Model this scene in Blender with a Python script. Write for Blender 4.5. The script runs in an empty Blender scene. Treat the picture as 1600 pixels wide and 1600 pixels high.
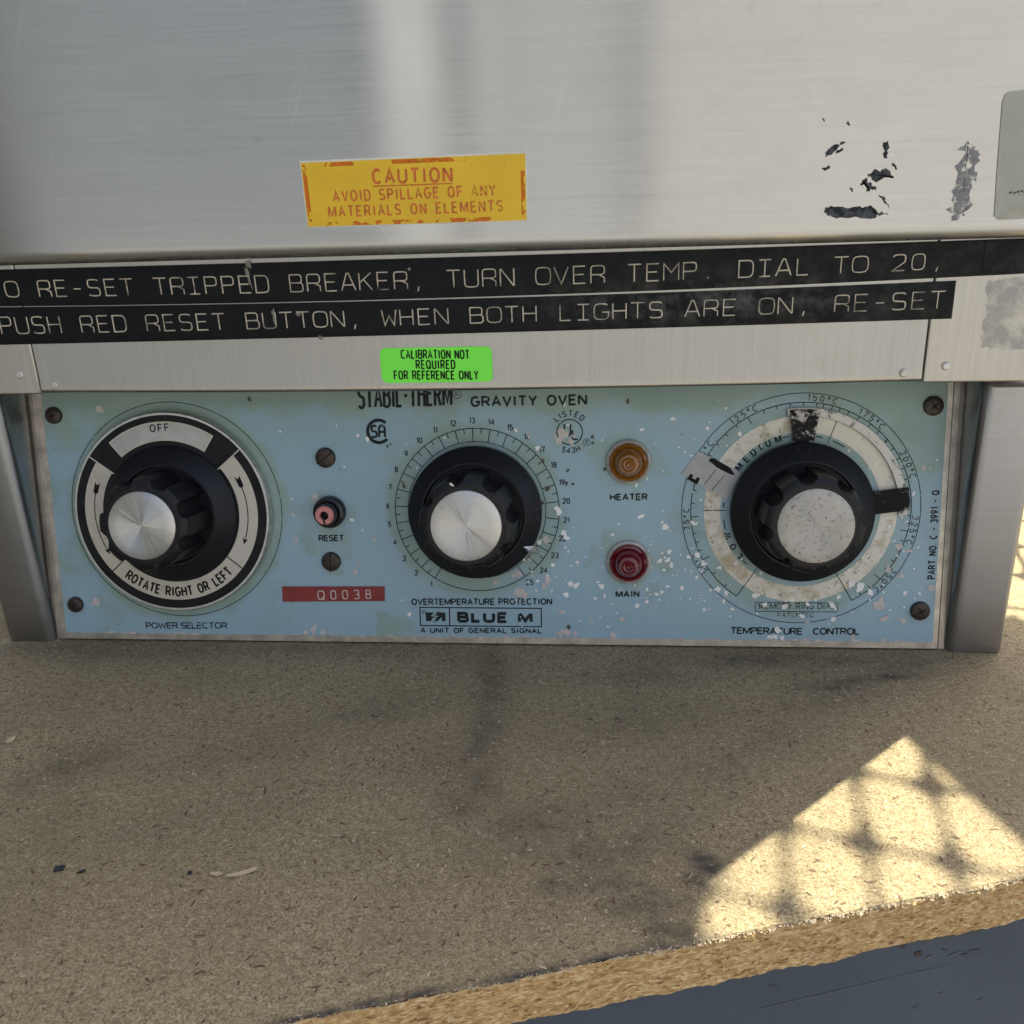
import bpy, bmesh, math, random
from mathutils import Vector, Matrix, noise as mnoise
rnd = random.Random(7)
R = math.radians
SC = bpy.context.scene
COL = SC.collection

# ------------------------------------------------------------------ camera
cam_data = bpy.data.cameras.new('camera')
cam = bpy.data.objects.new('camera', cam_data); COL.objects.link(cam)
RM = [[0.9953524676, -0.0962940832, 0.0009564351], [0.0887510515, 0.9211472424, 0.3789604315], [-0.0373726649, -0.3771143159, 0.9254123819]]
mw = Matrix.Identity(4)
for i in range(3):
    mw[i][0] = RM[i][0]; mw[i][1] = RM[i][2]; mw[i][2] = -RM[i][1]
mw[0][3], mw[1][3], mw[2][3] = 0.042938, -0.291793, 0.169041
cam.matrix_world = mw
cam_data.sensor_width = 36.0; cam_data.lens = 34.8867
cam_data.clip_start = 0.01; cam_data.clip_end = 2000
SC.camera = cam

# ------------------------------------------------------------------ sky, sun, exposure
SUN_EL = R(58); AZ = Vector((0.7115, 0.7027, 0)).normalized()
SUN = Vector((AZ.x*math.cos(SUN_EL), AZ.y*math.cos(SUN_EL), math.sin(SUN_EL)))
W = bpy.data.worlds.new('World'); SC.world = W; W.use_nodes = True
nt = W.node_tree; nt.nodes.clear()
sky = nt.nodes.new('ShaderNodeTexSky'); sky.sky_type = 'NISHITA'; sky.sun_disc = False
sky.sun_elevation = SUN_EL; sky.sun_rotation = math.atan2(AZ.x, AZ.y)
sky.air_density = 1.0; sky.dust_density = 4.0; sky.ozone_density = 0.6
bg = nt.nodes.new('ShaderNodeBackground'); bg.inputs['Strength'].default_value = 0.105
wo = nt.nodes.new('ShaderNodeOutputWorld')
nt.links.new(sky.outputs[0], bg.inputs[0]); nt.links.new(bg.outputs[0], wo.inputs[0])
sl = bpy.data.lights.new('sun', 'SUN'); sl.energy = 5.0; sl.angle = R(0.53); sl.color = (1.0, 0.93, 0.72)
so = bpy.data.objects.new('sun', sl); COL.objects.link(so)
so.rotation_euler = SUN.to_track_quat('Z', 'Y').to_euler(); so.location = SUN*3
SC.view_settings.view_transform = 'Standard'; SC.view_settings.look = 'None'
SC.view_settings.gamma = 1; SC.view_settings.use_curve_mapping = False
SC.view_settings.exposure = 1.36

# ------------------------------------------------------------------ materials
class NT:
    def __init__(s, name):
        s.m = bpy.data.materials.new(name); s.m.use_nodes = True
        s.t = s.m.node_tree; s.t.nodes.clear()
        s.out = s.t.nodes.new('ShaderNodeOutputMaterial')
        s.b = s.t.nodes.new('ShaderNodeBsdfPrincipled'); s.t.links.new(s.b.outputs[0], s.out.inputs[0])
    def n(s, kind, **kw):
        nd = s.t.nodes.new('ShaderNode'+kind)
        for k, v in kw.items(): setattr(nd, k, v)
        return nd
    def L(s, a, b): s.t.links.new(a, b)
    def set(s, **kw):
        for k, v in kw.items():
            k = k.replace('_', ' ')
            if hasattr(v, 'is_linked') or hasattr(v, 'links'): s.L(v, s.b.inputs[k])
            else: s.b.inputs[k].default_value = (*v, 1) if isinstance(v, tuple) and len(v) == 3 else v
    def obj(s):
        if not hasattr(s, '_tc'): s._tc = s.n('TexCoord')
        return s._tc.outputs['Object']
    def mapped(s, scale=(1, 1, 1), rot=(0, 0, 0), loc=(0, 0, 0)):
        mp = s.n('Mapping'); s.L(s.obj(), mp.inputs[0])
        mp.inputs['Scale'].default_value = scale; mp.inputs['Rotation'].default_value = rot; mp.inputs['Location'].default_value = loc
        return mp.outputs[0]
    def noise(s, scale, vec=None, detail=3, rough=.55, dist=0):
        nd = s.n('TexNoise'); s.L(vec if vec is not None else s.obj(), nd.inputs['Vector'])
        nd.inputs['Scale'].default_value = scale; nd.inputs['Detail'].default_value = detail
        nd.inputs['Roughness'].default_value = rough; nd.inputs['Distortion'].default_value = dist
        return nd.outputs['Fac']
    def ramp(s, fac, *stops):
        nd = s.n('ValToRGB'); s.L(fac, nd.inputs[0]); e = nd.color_ramp.elements
        while len(e) < len(stops): e.new(.5)
        for el, (p, c) in zip(e, stops):
            el.position = p; el.color = (*c, 1) if isinstance(c, tuple) else (c, c, c, 1)
        return nd.outputs[0]
    def mix(s, fac, a, b, mode='MIX'):
        nd = s.n('Mix', data_type='RGBA', blend_type=mode)
        for v, k in ((fac, 0), (a, 6), (b, 7)):
            if hasattr(v, 'links'): s.L(v, nd.inputs[k])
            else: nd.inputs[k].default_value = (*v, 1) if isinstance(v, tuple) else v
        return nd.outputs[2]
    def math(s, op, a, b=0.0, clamp=False):
        nd = s.n('Math', operation=op, use_clamp=clamp)
        for v, k in ((a, 0), (b, 1)):
            if hasattr(v, 'links'): s.L(v, nd.inputs[k])
            else: nd.inputs[k].default_value = v
        return nd.outputs[0]
    def attr(s, name):
        nd = s.n('Attribute', attribute_name=name); return nd.outputs['Fac']
    def bump(s, h, strength=.3, dist=.001):
        nd = s.n('Bump'); s.L(h, nd.inputs['Height']); nd.inputs['Strength'].default_value = strength; nd.inputs['Distance'].default_value = dist
        s.L(nd.outputs[0], s.b.inputs['Normal']); return nd
    def wear(s, scale, lo, hi, vec=None, keep=1.0):
        # thin printed ink, rubbed through in places
        tr = s.n('BsdfTransparent'); mx = s.n('MixShader')
        f = s.ramp(s.noise(scale, vec, 4, .65), (lo, 0.0), (hi, keep))
        s.L(f, mx.inputs[0]); s.L(tr.outputs[0], mx.inputs[1]); s.L(s.b.outputs[0], mx.inputs[2]); s.L(mx.outputs[0], s.out.inputs[0])
    def tangent_uv(s):
        nd = s.n('Tangent', direction_type='UV_MAP'); nd.uv_map = 'UVMap'; s.L(nd.outputs[0], s.b.inputs['Tangent'])
    def tangent_radial(s, axis='Z'):
        nd = s.n('Tangent', direction_type='RADIAL', axis=axis); s.L(nd.outputs[0], s.b.inputs['Tangent'])

def steel(name, along='x', tint=(.62, .615, .60), rough=.30, aniso=.75, grain=.5, smudge=.35, scratches=False, grainscale=1.0):
    """brushed stainless: grain runs along x or z of the object"""
    m = NT(name)
    sc = (30*grainscale, 2000*grainscale, 2000*grainscale) if along == 'x' else (1500*grainscale, 1500*grainscale, 24*grainscale)
    g = m.noise(1, m.mapped(sc), 3, .7)
    sc2 = (16, 800, 800) if along == 'x' else (420, 420, 10)
    g2 = m.noise(1, m.mapped(sc2), 2, .6)
    sm = m.noise(14, None, 4, .6, .6)
    sm2 = m.noise(55, None, 5, .65, 1.0)
    gg = m.math('ADD', m.math('MULTIPLY', g, .65), m.math('MULTIPLY', g2, .35))
    c = m.ramp(gg, (.30, tuple(v*(1-.28*grain) for v in tint)), (.72, tuple(min(1, v*(1+.18*grain)) for v in tint)))
    c = m.mix(m.ramp(sm, (.42, 0.0), (.75, smudge)), c, tuple(v*.74 for v in tint))
    c = m.mix(m.ramp(sm2, (.60, 0.0), (.72, smudge*.5)), c, (tint[0]*.7, tint[1]*.66, tint[2]*.58))
    r = m.math('ADD', m.math('MULTIPLY', gg, .16*grain+.04), m.math('ADD', m.math('MULTIPLY', sm, .12), rough-.14))
    if scratches:
        for rz, seed, w in ((R(76), 3.1, .35), (R(68), 9.3, .35), (R(-60), 5.7, .14), (R(83), 14.0, .3)):
            v = m.mapped((1, 1, 1), (0, rz, 0), (seed, 0, 0))
            mp = m.n('Mapping'); m.L(v, mp.inputs[0]); mp.inputs['Scale'].default_value = (6, 1, 380)
            s1 = m.noise(1, mp.outputs[0], 2, .5)
            mask = m.noise(9, m.mapped((1, 1, 1), (0, 0, 0), (seed*3, 0, 1)), 2)
            f = m.math('MULTIPLY', m.ramp(s1, (.66, 0.0), (.74, 1.0)), m.ramp(mask, (.50, 0.0), (.64, w)))
            c = m.mix(f, c, (.92, .92, .92))
            r = m.math('ADD', r, m.math('MULTIPLY', f, .2))
    wm = m.noise(26, None, 4, .55, .25); wk = m.ramp(m.noise(7, m.mapped((1, 1, 1), (0, 0, 0), (3, 3, 3)), 2), (.48, 0.0), (.62, .07))
    ring_ = m.ramp(wm, (.485, 0.0), (.498, 1.0), (.503, 1.0), (.516, 0.0))
    c = m.mix(m.math('MULTIPLY', ring_, wk), c, (tint[0]*.45, tint[1]*.44, tint[2]*.42))
    dm = m.ramp(m.noise(150, None, 2, .5), (.72, 0.0), (.80, .25))
    c = m.mix(dm, c, (tint[0]*.5, tint[1]*.48, tint[2]*.44))
    m.set(Base_Color=c, Metallic=1.0, Roughness=r, Anisotropic=aniso)
    m.b.inputs['Anisotropic Rotation'].default_value = .25 if along == 'x' else 0.0
    m.tangent_uv()
    m.bump(gg, .06*grain, .0004)
    return m.m

def plain(name, col, rough=.5, metallic=0.0, var=.15, scale=60, **kw):
    m = NT(name); nz = m.noise(scale, None, 4, .6)
    c = m.ramp(nz, (.3, tuple(v*(1-var) for v in col)), (.7, tuple(min(1, v*(1+var)) for v in col)))
    m.set(Base_Color=c, Roughness=rough, Metallic=metallic, **kw); return m

M = {}
M['door'] = steel('brushed_steel_door', 'x', (.515, .51, .505), .25, 1.0, .36, .16, True)
M['strip'] = steel('brushed_steel_strip', 'z', (.49, .472, .445), .44, .75, .42, .3)
M['leg'] = steel('brushed_steel_leg', 'x', (.37, .37, .38), .36, .9, .4, .35)
M['cabinet'] = steel('brushed_steel_body', 'x', (.55, .55, .54), .4, .5, .4, .3)
M['leak_black'] = plain('leak_blocker_black', (.010, .010, .010), .9).m  # black for sheets added to stop light leaks
M['trim'] = plain('bare_panel_edge', (.52, .48, .43), .42, .85, .3, 160).m

# panel enamel: blue, yellowed to green where grease sat
m = NT('blue_panel_paint')
st = m.math('ADD', m.attr('stain'), m.math('MULTIPLY', m.math('SUBTRACT', m.noise(70, None, 5, .65, .4), .5), .9))
st = m.ramp(st, (.40, 0.0), (.66, 1.0))
big = m.noise(22, None, 3); fine = m.noise(900, None, 2)
blue = m.ramp(big, (.3, (.290, .440, .530)), (.7, (.320, .470, .555)))
green = m.ramp(m.noise(40, None, 4), (.3, (.255, .365, .335)), (.7, (.310, .415, .375)))
c = m.mix(st, blue, green)
c = m.mix(m.ramp(m.noise(210, None, 4, .7), (.66, 0.0), (.76, .45)), c, (.17, .26, .27))
c = m.mix(m.ramp(m.noise(330, None, 3, .6), (.70, 0.0), (.74, .5)), c, (.55, .60, .62))
c = m.mix(m.math('MULTIPLY', fine, .07), c, (.16, .24, .28))
m.set(Base_Color=c, Roughness=m.math('ADD', m.math('MULTIPLY', st, .14), .34)); m.bump(m.noise(260, None, 4), .08, .0006)
M['paint'] = m.m
M['chip_white'] = plain('chip_white', (.86, .85, .83), .6, 0, .08, 400).m
M['chip_pink'] = plain('chip_pink', (.56, .51, .49), .6, 0, .18, 500).m
M['chip_dark'] = plain('chip_dark', (.085, .080, .060), .6, 0, .3, 500).m
def ink(name, col, lo, hi, scale=420, keep=1.0):
    m = plain(name, col, .6, 0, .2, 500); m.b.inputs['Specular IOR Level'].default_value = .15; m.wear(scale, lo, hi, None, keep); return m.m
m = plain('solid_black_ink', (.010, .011, .010), .6); m.b.inputs['Specular IOR Level'].default_value = .15; M['ink_solid'] = m.m
M['ink'] = ink('black_ink', (.022, .028, .030), .27, .40)
M['ink_thin'] = ink('black_ink_fine', (.030, .042, .046), .30, .46, 380)
M['ink_faded'] = ink('black_ink_faded', (.055, .062, .055), .36, .52, 300)
m = plain('orange_ink', (.56, .13, .018), .5, 0, .2, 500); sx_ = m.n('SeparateXYZ'); m.L(m.obj(), sx_.inputs[0])
fade = m.math('MULTIPLY', m.math('SUBTRACT', sx_.outputs[0], .000), 11.0); fade = m.math('MAXIMUM', fade, 0.0)
tr_ = m.n('BsdfTransparent'); mx_ = m.n('MixShader'); m.L(m.ramp(m.math('SUBTRACT', m.noise(210, None, 4, .65), fade), (.26, 0.0), (.46, 1.0)), mx_.inputs[0])
m.L(tr_.outputs[0], mx_.inputs[1]); m.L(m.b.outputs[0], mx_.inputs[2]); m.L(mx_.outputs[0], m.out.inputs[0]); M['orange_ink'] = m.m
M['orange_edge'] = ink('orange_ink_border', (.58, .15, .02), .50, .54, 120)

m = plain('black_knob_plastic', (.011, .011, .013), .36, 0, .3, 120)
m.set(Roughness=m.math('ADD', m.math('MULTIPLY', m.noise(160, None, 4), .25), .24)); m.b.inputs['Specular IOR Level'].default_value = .28; m.bump(m.noise(500), .05, .0003)
M['knob'] = m.m
m = plain('black_knob_skirt', (.013, .014, .017), .42, 0, .3, 90)
c = m.mix(m.ramp(m.noise(420, None, 4, .7), (.66, 0.0), (.72, .35)), (.013, .014, .018), (.10, .10, .10))
m.set(Base_Color=c, Roughness=m.math('ADD', m.math('MULTIPLY', m.noise(90, None, 4), .3), .27))
m.b.inputs['Specular IOR Level'].default_value = .26; M['skirt'] = m.m
def spun(name, pits, base=.62):
    m = NT(name)
    p = m.noise(900, None, 4, .7, .4)
    c = m.mix(m.ramp(p, (.66-pits*.06, 0.0), (.74-pits*.05, .22+.36*pits)), (base, base*.985, base*.965), (.16, .15, .14))
    c = m.mix(m.ramp(m.noise(120, None, 3), (.45, 0.0), (.8, .25)), c, (.54, .50, .43))
    m.set(Base_Color=c, Metallic=1.0, Roughness=m.math('ADD', m.math('MULTIPLY', p, .2), .24+.03*pits), Anisotropic=1.0)
    m.tangent_radial('Z'); m.b.inputs['Anisotropic Rotation'].default_value = .25
    gr = m.n('TexGradient', gradient_type='RADIAL'); m.L(m.obj(), gr.inputs[0])
    cb_ = m.n('CombineXYZ'); m.L(gr.outputs['Fac'], cb_.inputs[0]); cb_.inputs[1].default_value = pits*7
    an = m.noise(9, cb_.outputs[0], 2, .5)
    m.bump(m.math('ADD', m.math('MULTIPLY', an, 1.0), m.math('MULTIPLY', p, .05)), .22, .0016)
    return m.m
M['cap_clean'] = spun('spun_aluminium', 0.25); M['cap_mid'] = spun('spun_aluminium_pitted', .8); M['cap_worn'] = spun('spun_aluminium_worn', 1.6, .40)
M['silver'] = plain('dial_rim_silver', (.62, .61, .58), .35, .9, .2, 300).m
m = plain('dial_black', (.012, .013, .015), .45, 0, .4, 150); m.b.inputs['Specular IOR Level'].default_value = .2; M['dial_black'] = m.m
m = plain('dial_cream', (.50, .455, .385), .38, 0, .1, 120)
c = m.mix(m.ramp(m.noise(160, None, 5, .7), (.52, 0.0), (.74, .5)), (.60, .555, .47), (.33, .285, .205)); m.set(Base_Color=c, Metallic=.1)
M['dial_cream'] = m.m
m = plain('dial_window', (.50, .50, .485), .35, .4, .25, 60); M['dial_window'] = m.m
m = NT('aged_cream_ring')
c = m.mix(m.ramp(m.noise(150, None, 5, .7, .5), (.46, 0.0), (.66, .85)), (.78, .74, .655), (.42, .355, .21))
c = m.mix(m.ramp(m.noise(520, None, 3, .6), (.60, 0.0), (.66, .7)), c, (.22, .19, .13))
m.set(Base_Color=c, Roughness=.6); M['cream'] = m.m
m = NT('cream_ring_clean'); c = m.mix(m.ramp(m.noise(300, None, 4, .6), (.60, 0.0), (.70, .5)), (.76, .715, .61), (.46, .41, .31)); m.set(Base_Color=c, Roughness=.6); M['cream_clean'] = m.m
m = NT('worn_black_tab')
c = m.mix(m.ramp(m.noise(330, None, 5, .75), (.52, 0.0), (.57, 1.0)), (.014, .014, .014), (.52, .50, .47)); m.set(Base_Color=c, Roughness=.55); m.b.inputs['Specular IOR Level'].default_value = .15; M['tab'] = m.m
m = NT('worn_black_tab_plain')
c = m.mix(m.ramp(m.noise(260, None, 5, .75), (.57, 0.0), (.62, .9)), (.012, .012, .012), (.36, .345, .32)); m.set(Base_Color=c, Roughness=.55); m.b.inputs['Specular IOR Level'].default_value = .12; M['tab_dark'] = m.m
m = NT('worn_silver_ring')
c = m.mix(m.ramp(m.noise(420, None, 4, .7), (.54, 0.0), (.60, .8)), (.56, .545, .515), (.09, .085, .08)); m.set(Base_Color=c, Roughness=.5, Metallic=.4); M['ring_silver'] = m.m
m = plain('paper_tape', (.43, .43, .435), .55, 0, .1, 260); M['paper'] = m.m
m = plain('screw_brown', (.060, .044, .038), .42, .55, .35, 700); m.bump(m.noise(900), .2, .0003); M['screw'] = m.m
M['slot'] = plain('screw_slot', (.010, .008, .008), .8).m
m = plain('bezel_metal', (.52, .50, .46), .42, .35, .3, 500); M['bezel'] = m.m
def lens(name, col, deep):
    m = NT(name)
    m.set(Base_Color=col, Roughness=.06, IOR=1.5, Coat_Weight=.8, Coat_Roughness=.03)
    m.b.inputs['Subsurface Weight'].default_value = .35; m.b.inputs['Subsurface Radius'].default_value = (.004, .0015, .0008); m.b.inputs['Subsurface Scale'].default_value = 1.0
    m.b.inputs['Transmission Weight'].default_value = .35
    return m.m
M['amber'] = lens('amber_lens', (.36, .14, .014), 1); M['red'] = lens('red_lens', (.20, .006, .016), 1)
M['bulb_amber'] = plain('amber_bulb', (.72, .36, .08), .25).m; M['bulb_red'] = plain('red_bulb', (.50, .07, .09), .25).m
M['pink'] = plain('pink_plastic', (.60, .235, .215), .5, 0, .12, 500).m
m = plain('black_bushing', (.012, .012, .012), .22, 0, .3, 100); M['bushing'] = m.m
m = NT('red_label_tape'); c = m.ramp(m.noise(120, None, 4), (.3, (.200, .020, .024)), (.7, (.275, .034, .034))); m.set(Base_Color=c, Roughness=.4); M['redtape'] = m.m
m = plain('embossed_cream', (.54, .475, .37), .6, 0, .25, 300); m.wear(120, .25, .50); M['emboss'] = m.m
M['emboss_white'] = plain('embossed_white', (.66, .58, .55), .6, 0, .1, 300).m
m = NT('black_label_tape')
sc = m.attr('scuff')
nz = m.noise(210, m.mapped((1, 1, 2.2), (0, R(20), 0)), 5, .7)
f = m.math('MULTIPLY', sc, m.ramp(nz, (.44, 0.0), (.70, 1.0)))
c = m.mix(f, (.0070, .0078, .0095), (.10, .098, .094))
c = m.mix(m.ramp(m.noise(90, m.mapped((1, 1, .3)), 4, .7), (.58, 0.0), (.74, .3)), c, (.022, .023, .025))
m.set(Base_Color=c, Roughness=m.math('ADD', m.math('MULTIPLY', m.noise(130, m.mapped((1, 1, .25)), 5, .7), .35), .24)); m.b.inputs['Specular IOR Level'].default_value = .13; m.bump(m.noise(300, m.mapped((1, 1, .4)), 4), .08, .0005)
M['tape'] = m.m
M['nick'] = plain('tape_nick', (.20, .185, .16), .5, .3, .3, 400).m
m = NT('yellow_sticker')
c = m.ramp(m.noise(60, None, 4), (.3, (.68, .42, .012)), (.7, (.77, .49, .016)))
c = m.mix(m.ramp(m.noise(420, None, 4, .7), (.62, 0.0), (.68, .25)), c, (.45, .24, .02)); m.set(Base_Color=c, Roughness=.42); M['yellow'] = m.m
M['yellow_edge'] = plain('sticker_paper_edge', (.62, .62, .56), .6).m
m = plain('fluorescent_green_sticker', (.19, .90, .065), .45, 0, .04, 60); M['green'] = m.m
m = NT('sticky_residue'); c = m.mix(m.ramp(m.noise(420, None, 4, .7), (.45, 0.0), (.62, 1.0)), (.014, .016, .020), (.075, .082, .092)); m.set(Base_Color=c, Roughness=.55); m.b.inputs['Specular IOR Level'].default_value = .2; M['residue'] = m.m
m = NT('grey_residue'); c = m.mix(m.noise(260, None, 4, .6), (.13, .135, .145), (.36, .36, .365)); m.set(Base_Color=c, Roughness=.6); m.wear(420, .40, .56, None, .85); M['residue_grey'] = m.m
m = NT('glue_haze'); c = m.mix(m.noise(200, None, 4, .6), (.34, .335, .33), (.52, .515, .51)); m.set(Base_Color=c, Roughness=.6, Metallic=.5); m.wear(150, .36, .60, None, .55); M['glue'] = m.m
m = NT('faded_label'); c = m.mix(m.ramp(m.noise(60, None, 4), (.45, 0.0), (.7, .8)), (.37, .37, .33), (.30, .31, .27)); c = m.mix(m.ramp(m.noise(90, m.mapped((1, 1, 1), (0, 0, 0), (4, 2, 1)), 4), (.6, 0.0), (.66, .4)), c, (.30, .27, .16)); m.set(Base_Color=c, Roughness=.5); M['label'] = m.m

# particle board
def board_mat(name, cols, stain=True):
    m = NT(name)
    w = m.mapped((1, 1, 1))
    n1 = m.noise(1500, w, 3, .7); n2 = m.noise(520, w, 5, .8, .4); n3 = m.noise(26, w, 4, .6); n4 = m.noise(9, w, 3)
    c = m.ramp(m.math('ADD', m.math('MULTIPLY', n1, .55), m.math('MULTIPLY', n2, .45)), (.38, cols[0]), (.50, cols[1]), (.61, cols[2]))
    if stain:
        c = m.mix(m.ramp(n3, (.48, 0.0), (.72, .42)), c, tuple(v*.55 for v in cols[1]))
        c = m.mix(m.ramp(n4, (.42, 0.0), (.66, .24)), c, (cols[1][0]*.66, cols[1][1]*.64, cols[1][2]*.60))
        c = m.mix(m.attr('smudge'), c, (.045, .043, .042))
    m.set(Base_Color=c, Roughness=.82); m.b.inputs['Specular IOR Level'].default_value = .25
    m.bump(m.math('ADD', n1, n2), .5, .0006); return m.m
M['board'] = board_mat('particle_board_face', ((.140, .104, .052), (.300, .243, .148), (.45, .385, .252)))
m = NT('particle_board_edge')
v = m.mapped((1, 1, 3.0), (0, 0, 0))
vo = m.n('TexVoronoi'); m.L(m.mapped((1, 1, 2.4)), vo.inputs['Vector']); vo.inputs['Scale'].default_value = 800; vo.inputs['Randomness'].default_value = 1
sv = m.n('SeparateColor'); m.L(vo.outputs['Color'], sv.inputs[0])
n1 = m.math('ADD', m.math('MULTIPLY', m.noise(620, v, 4, .8, .1), .74), m.math('MULTIPLY', sv.outputs[0], .26)); n2 = m.noise(170, v, 4, .6)
c = m.ramp(m.math('ADD', m.math('MULTIPLY', n1, .75), m.math('MULTIPLY', n2, .25)), (.34, (.15, .07, .02)), (.43, (.42, .25, .095)), (.54, (.55, .36, .16)), (.66, (.74, .58, .34)))
m.set(Base_Color=c, Roughness=.85); m.bump(n1, .8, .0012); M['board_edge'] = m.m
M['flake_dark'] = plain('board_flake_dark', (.098, .070, .044), .85, 0, .5, 300).m
M['flake_red'] = plain('board_flake_red', (.125, .075, .045), .85, 0, .4, 300).m
M['flake_pale'] = plain('board_flake_pale', (.43, .355, .25), .85, 0, .25, 300).m
M['flake_tan'] = plain('board_flake_tan', (.24, .185, .12), .85, 0, .3, 300).m
M['crumb'] = plain('board_crumb', (.42, .35, .25), .9, 0, .2, 500).m
m = NT('slate_blue_paint')
n = m.noise(30, None, 5, .65)
c = m.ramp(n, (.3, (.034, .047, .070)), (.7, (.046, .061, .088)))
c = m.mix(m.ramp(m.noise(240, m.mapped((1, 1, .25), (0, 0, R(-16)), (0, 0, 0)), 4, .8), (.66, 0.0), (.70, .5)), c, (.012, .015, .019))
c = m.mix(m.ramp(m.noise(420, None, 3), (.70, 0.0), (.73, .6)), c, (.07, .08, .09))
m.set(Base_Color=c, Roughness=.5); m.bump(m.noise(160, None, 4), .1, .0008); m.b.inputs['Specular IOR Level'].default_value = .2; M['slate'] = m.m
M['slate_scratch'] = plain('slate_scratch', (.060, .068, .078), .6).m
M['slate_dark'] = plain('slate_scuff', (.018, .024, .026), .6).m
M['rust'] = plain('rust_spot', (.022, .010, .009), .7).m
M['wood'] = plain('fence_wood', (.30, .22, .14), .8, 0, .25, 20).m
M['wire'] = plain('galvanised_wire', (.40, .40, .40), .5, .8).m
M['concrete'] = plain('concrete', (.20, .205, .21), .9, 0, .2, 3).m
M['reflector_grey'] = plain('grey_reflector_paint', (.15, .175, .21), .8, 0, .08, 3).m  # this and following tones: blocks added for reflections in the steel
M['reflector_mid'] = plain('mid_reflector_paint', (.28, .295, .325), .8, 0, .08, 3).m
M['sky_block'] = plain('sky_block_dark', (.06, .06, .065), .8, 0, .2, 4).m  # for the block added to cut sky light
M['reflector'] = plain('pale_reflector_paint', (.37, .375, .388), .8, 0, .08, 3).m
M['streak_pale'] = plain('streak_pale', (.43, .455, .49), .6, 0, .05, 3).m
M['charcoal'] = plain('dark_streak_paint', (.09, .10, .12), .6, 0, .1, 3).m
M['greyblue'] = plain('grey_blue_siding', (.30, .34, .38), .7, 0, .1, 3).m

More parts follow.
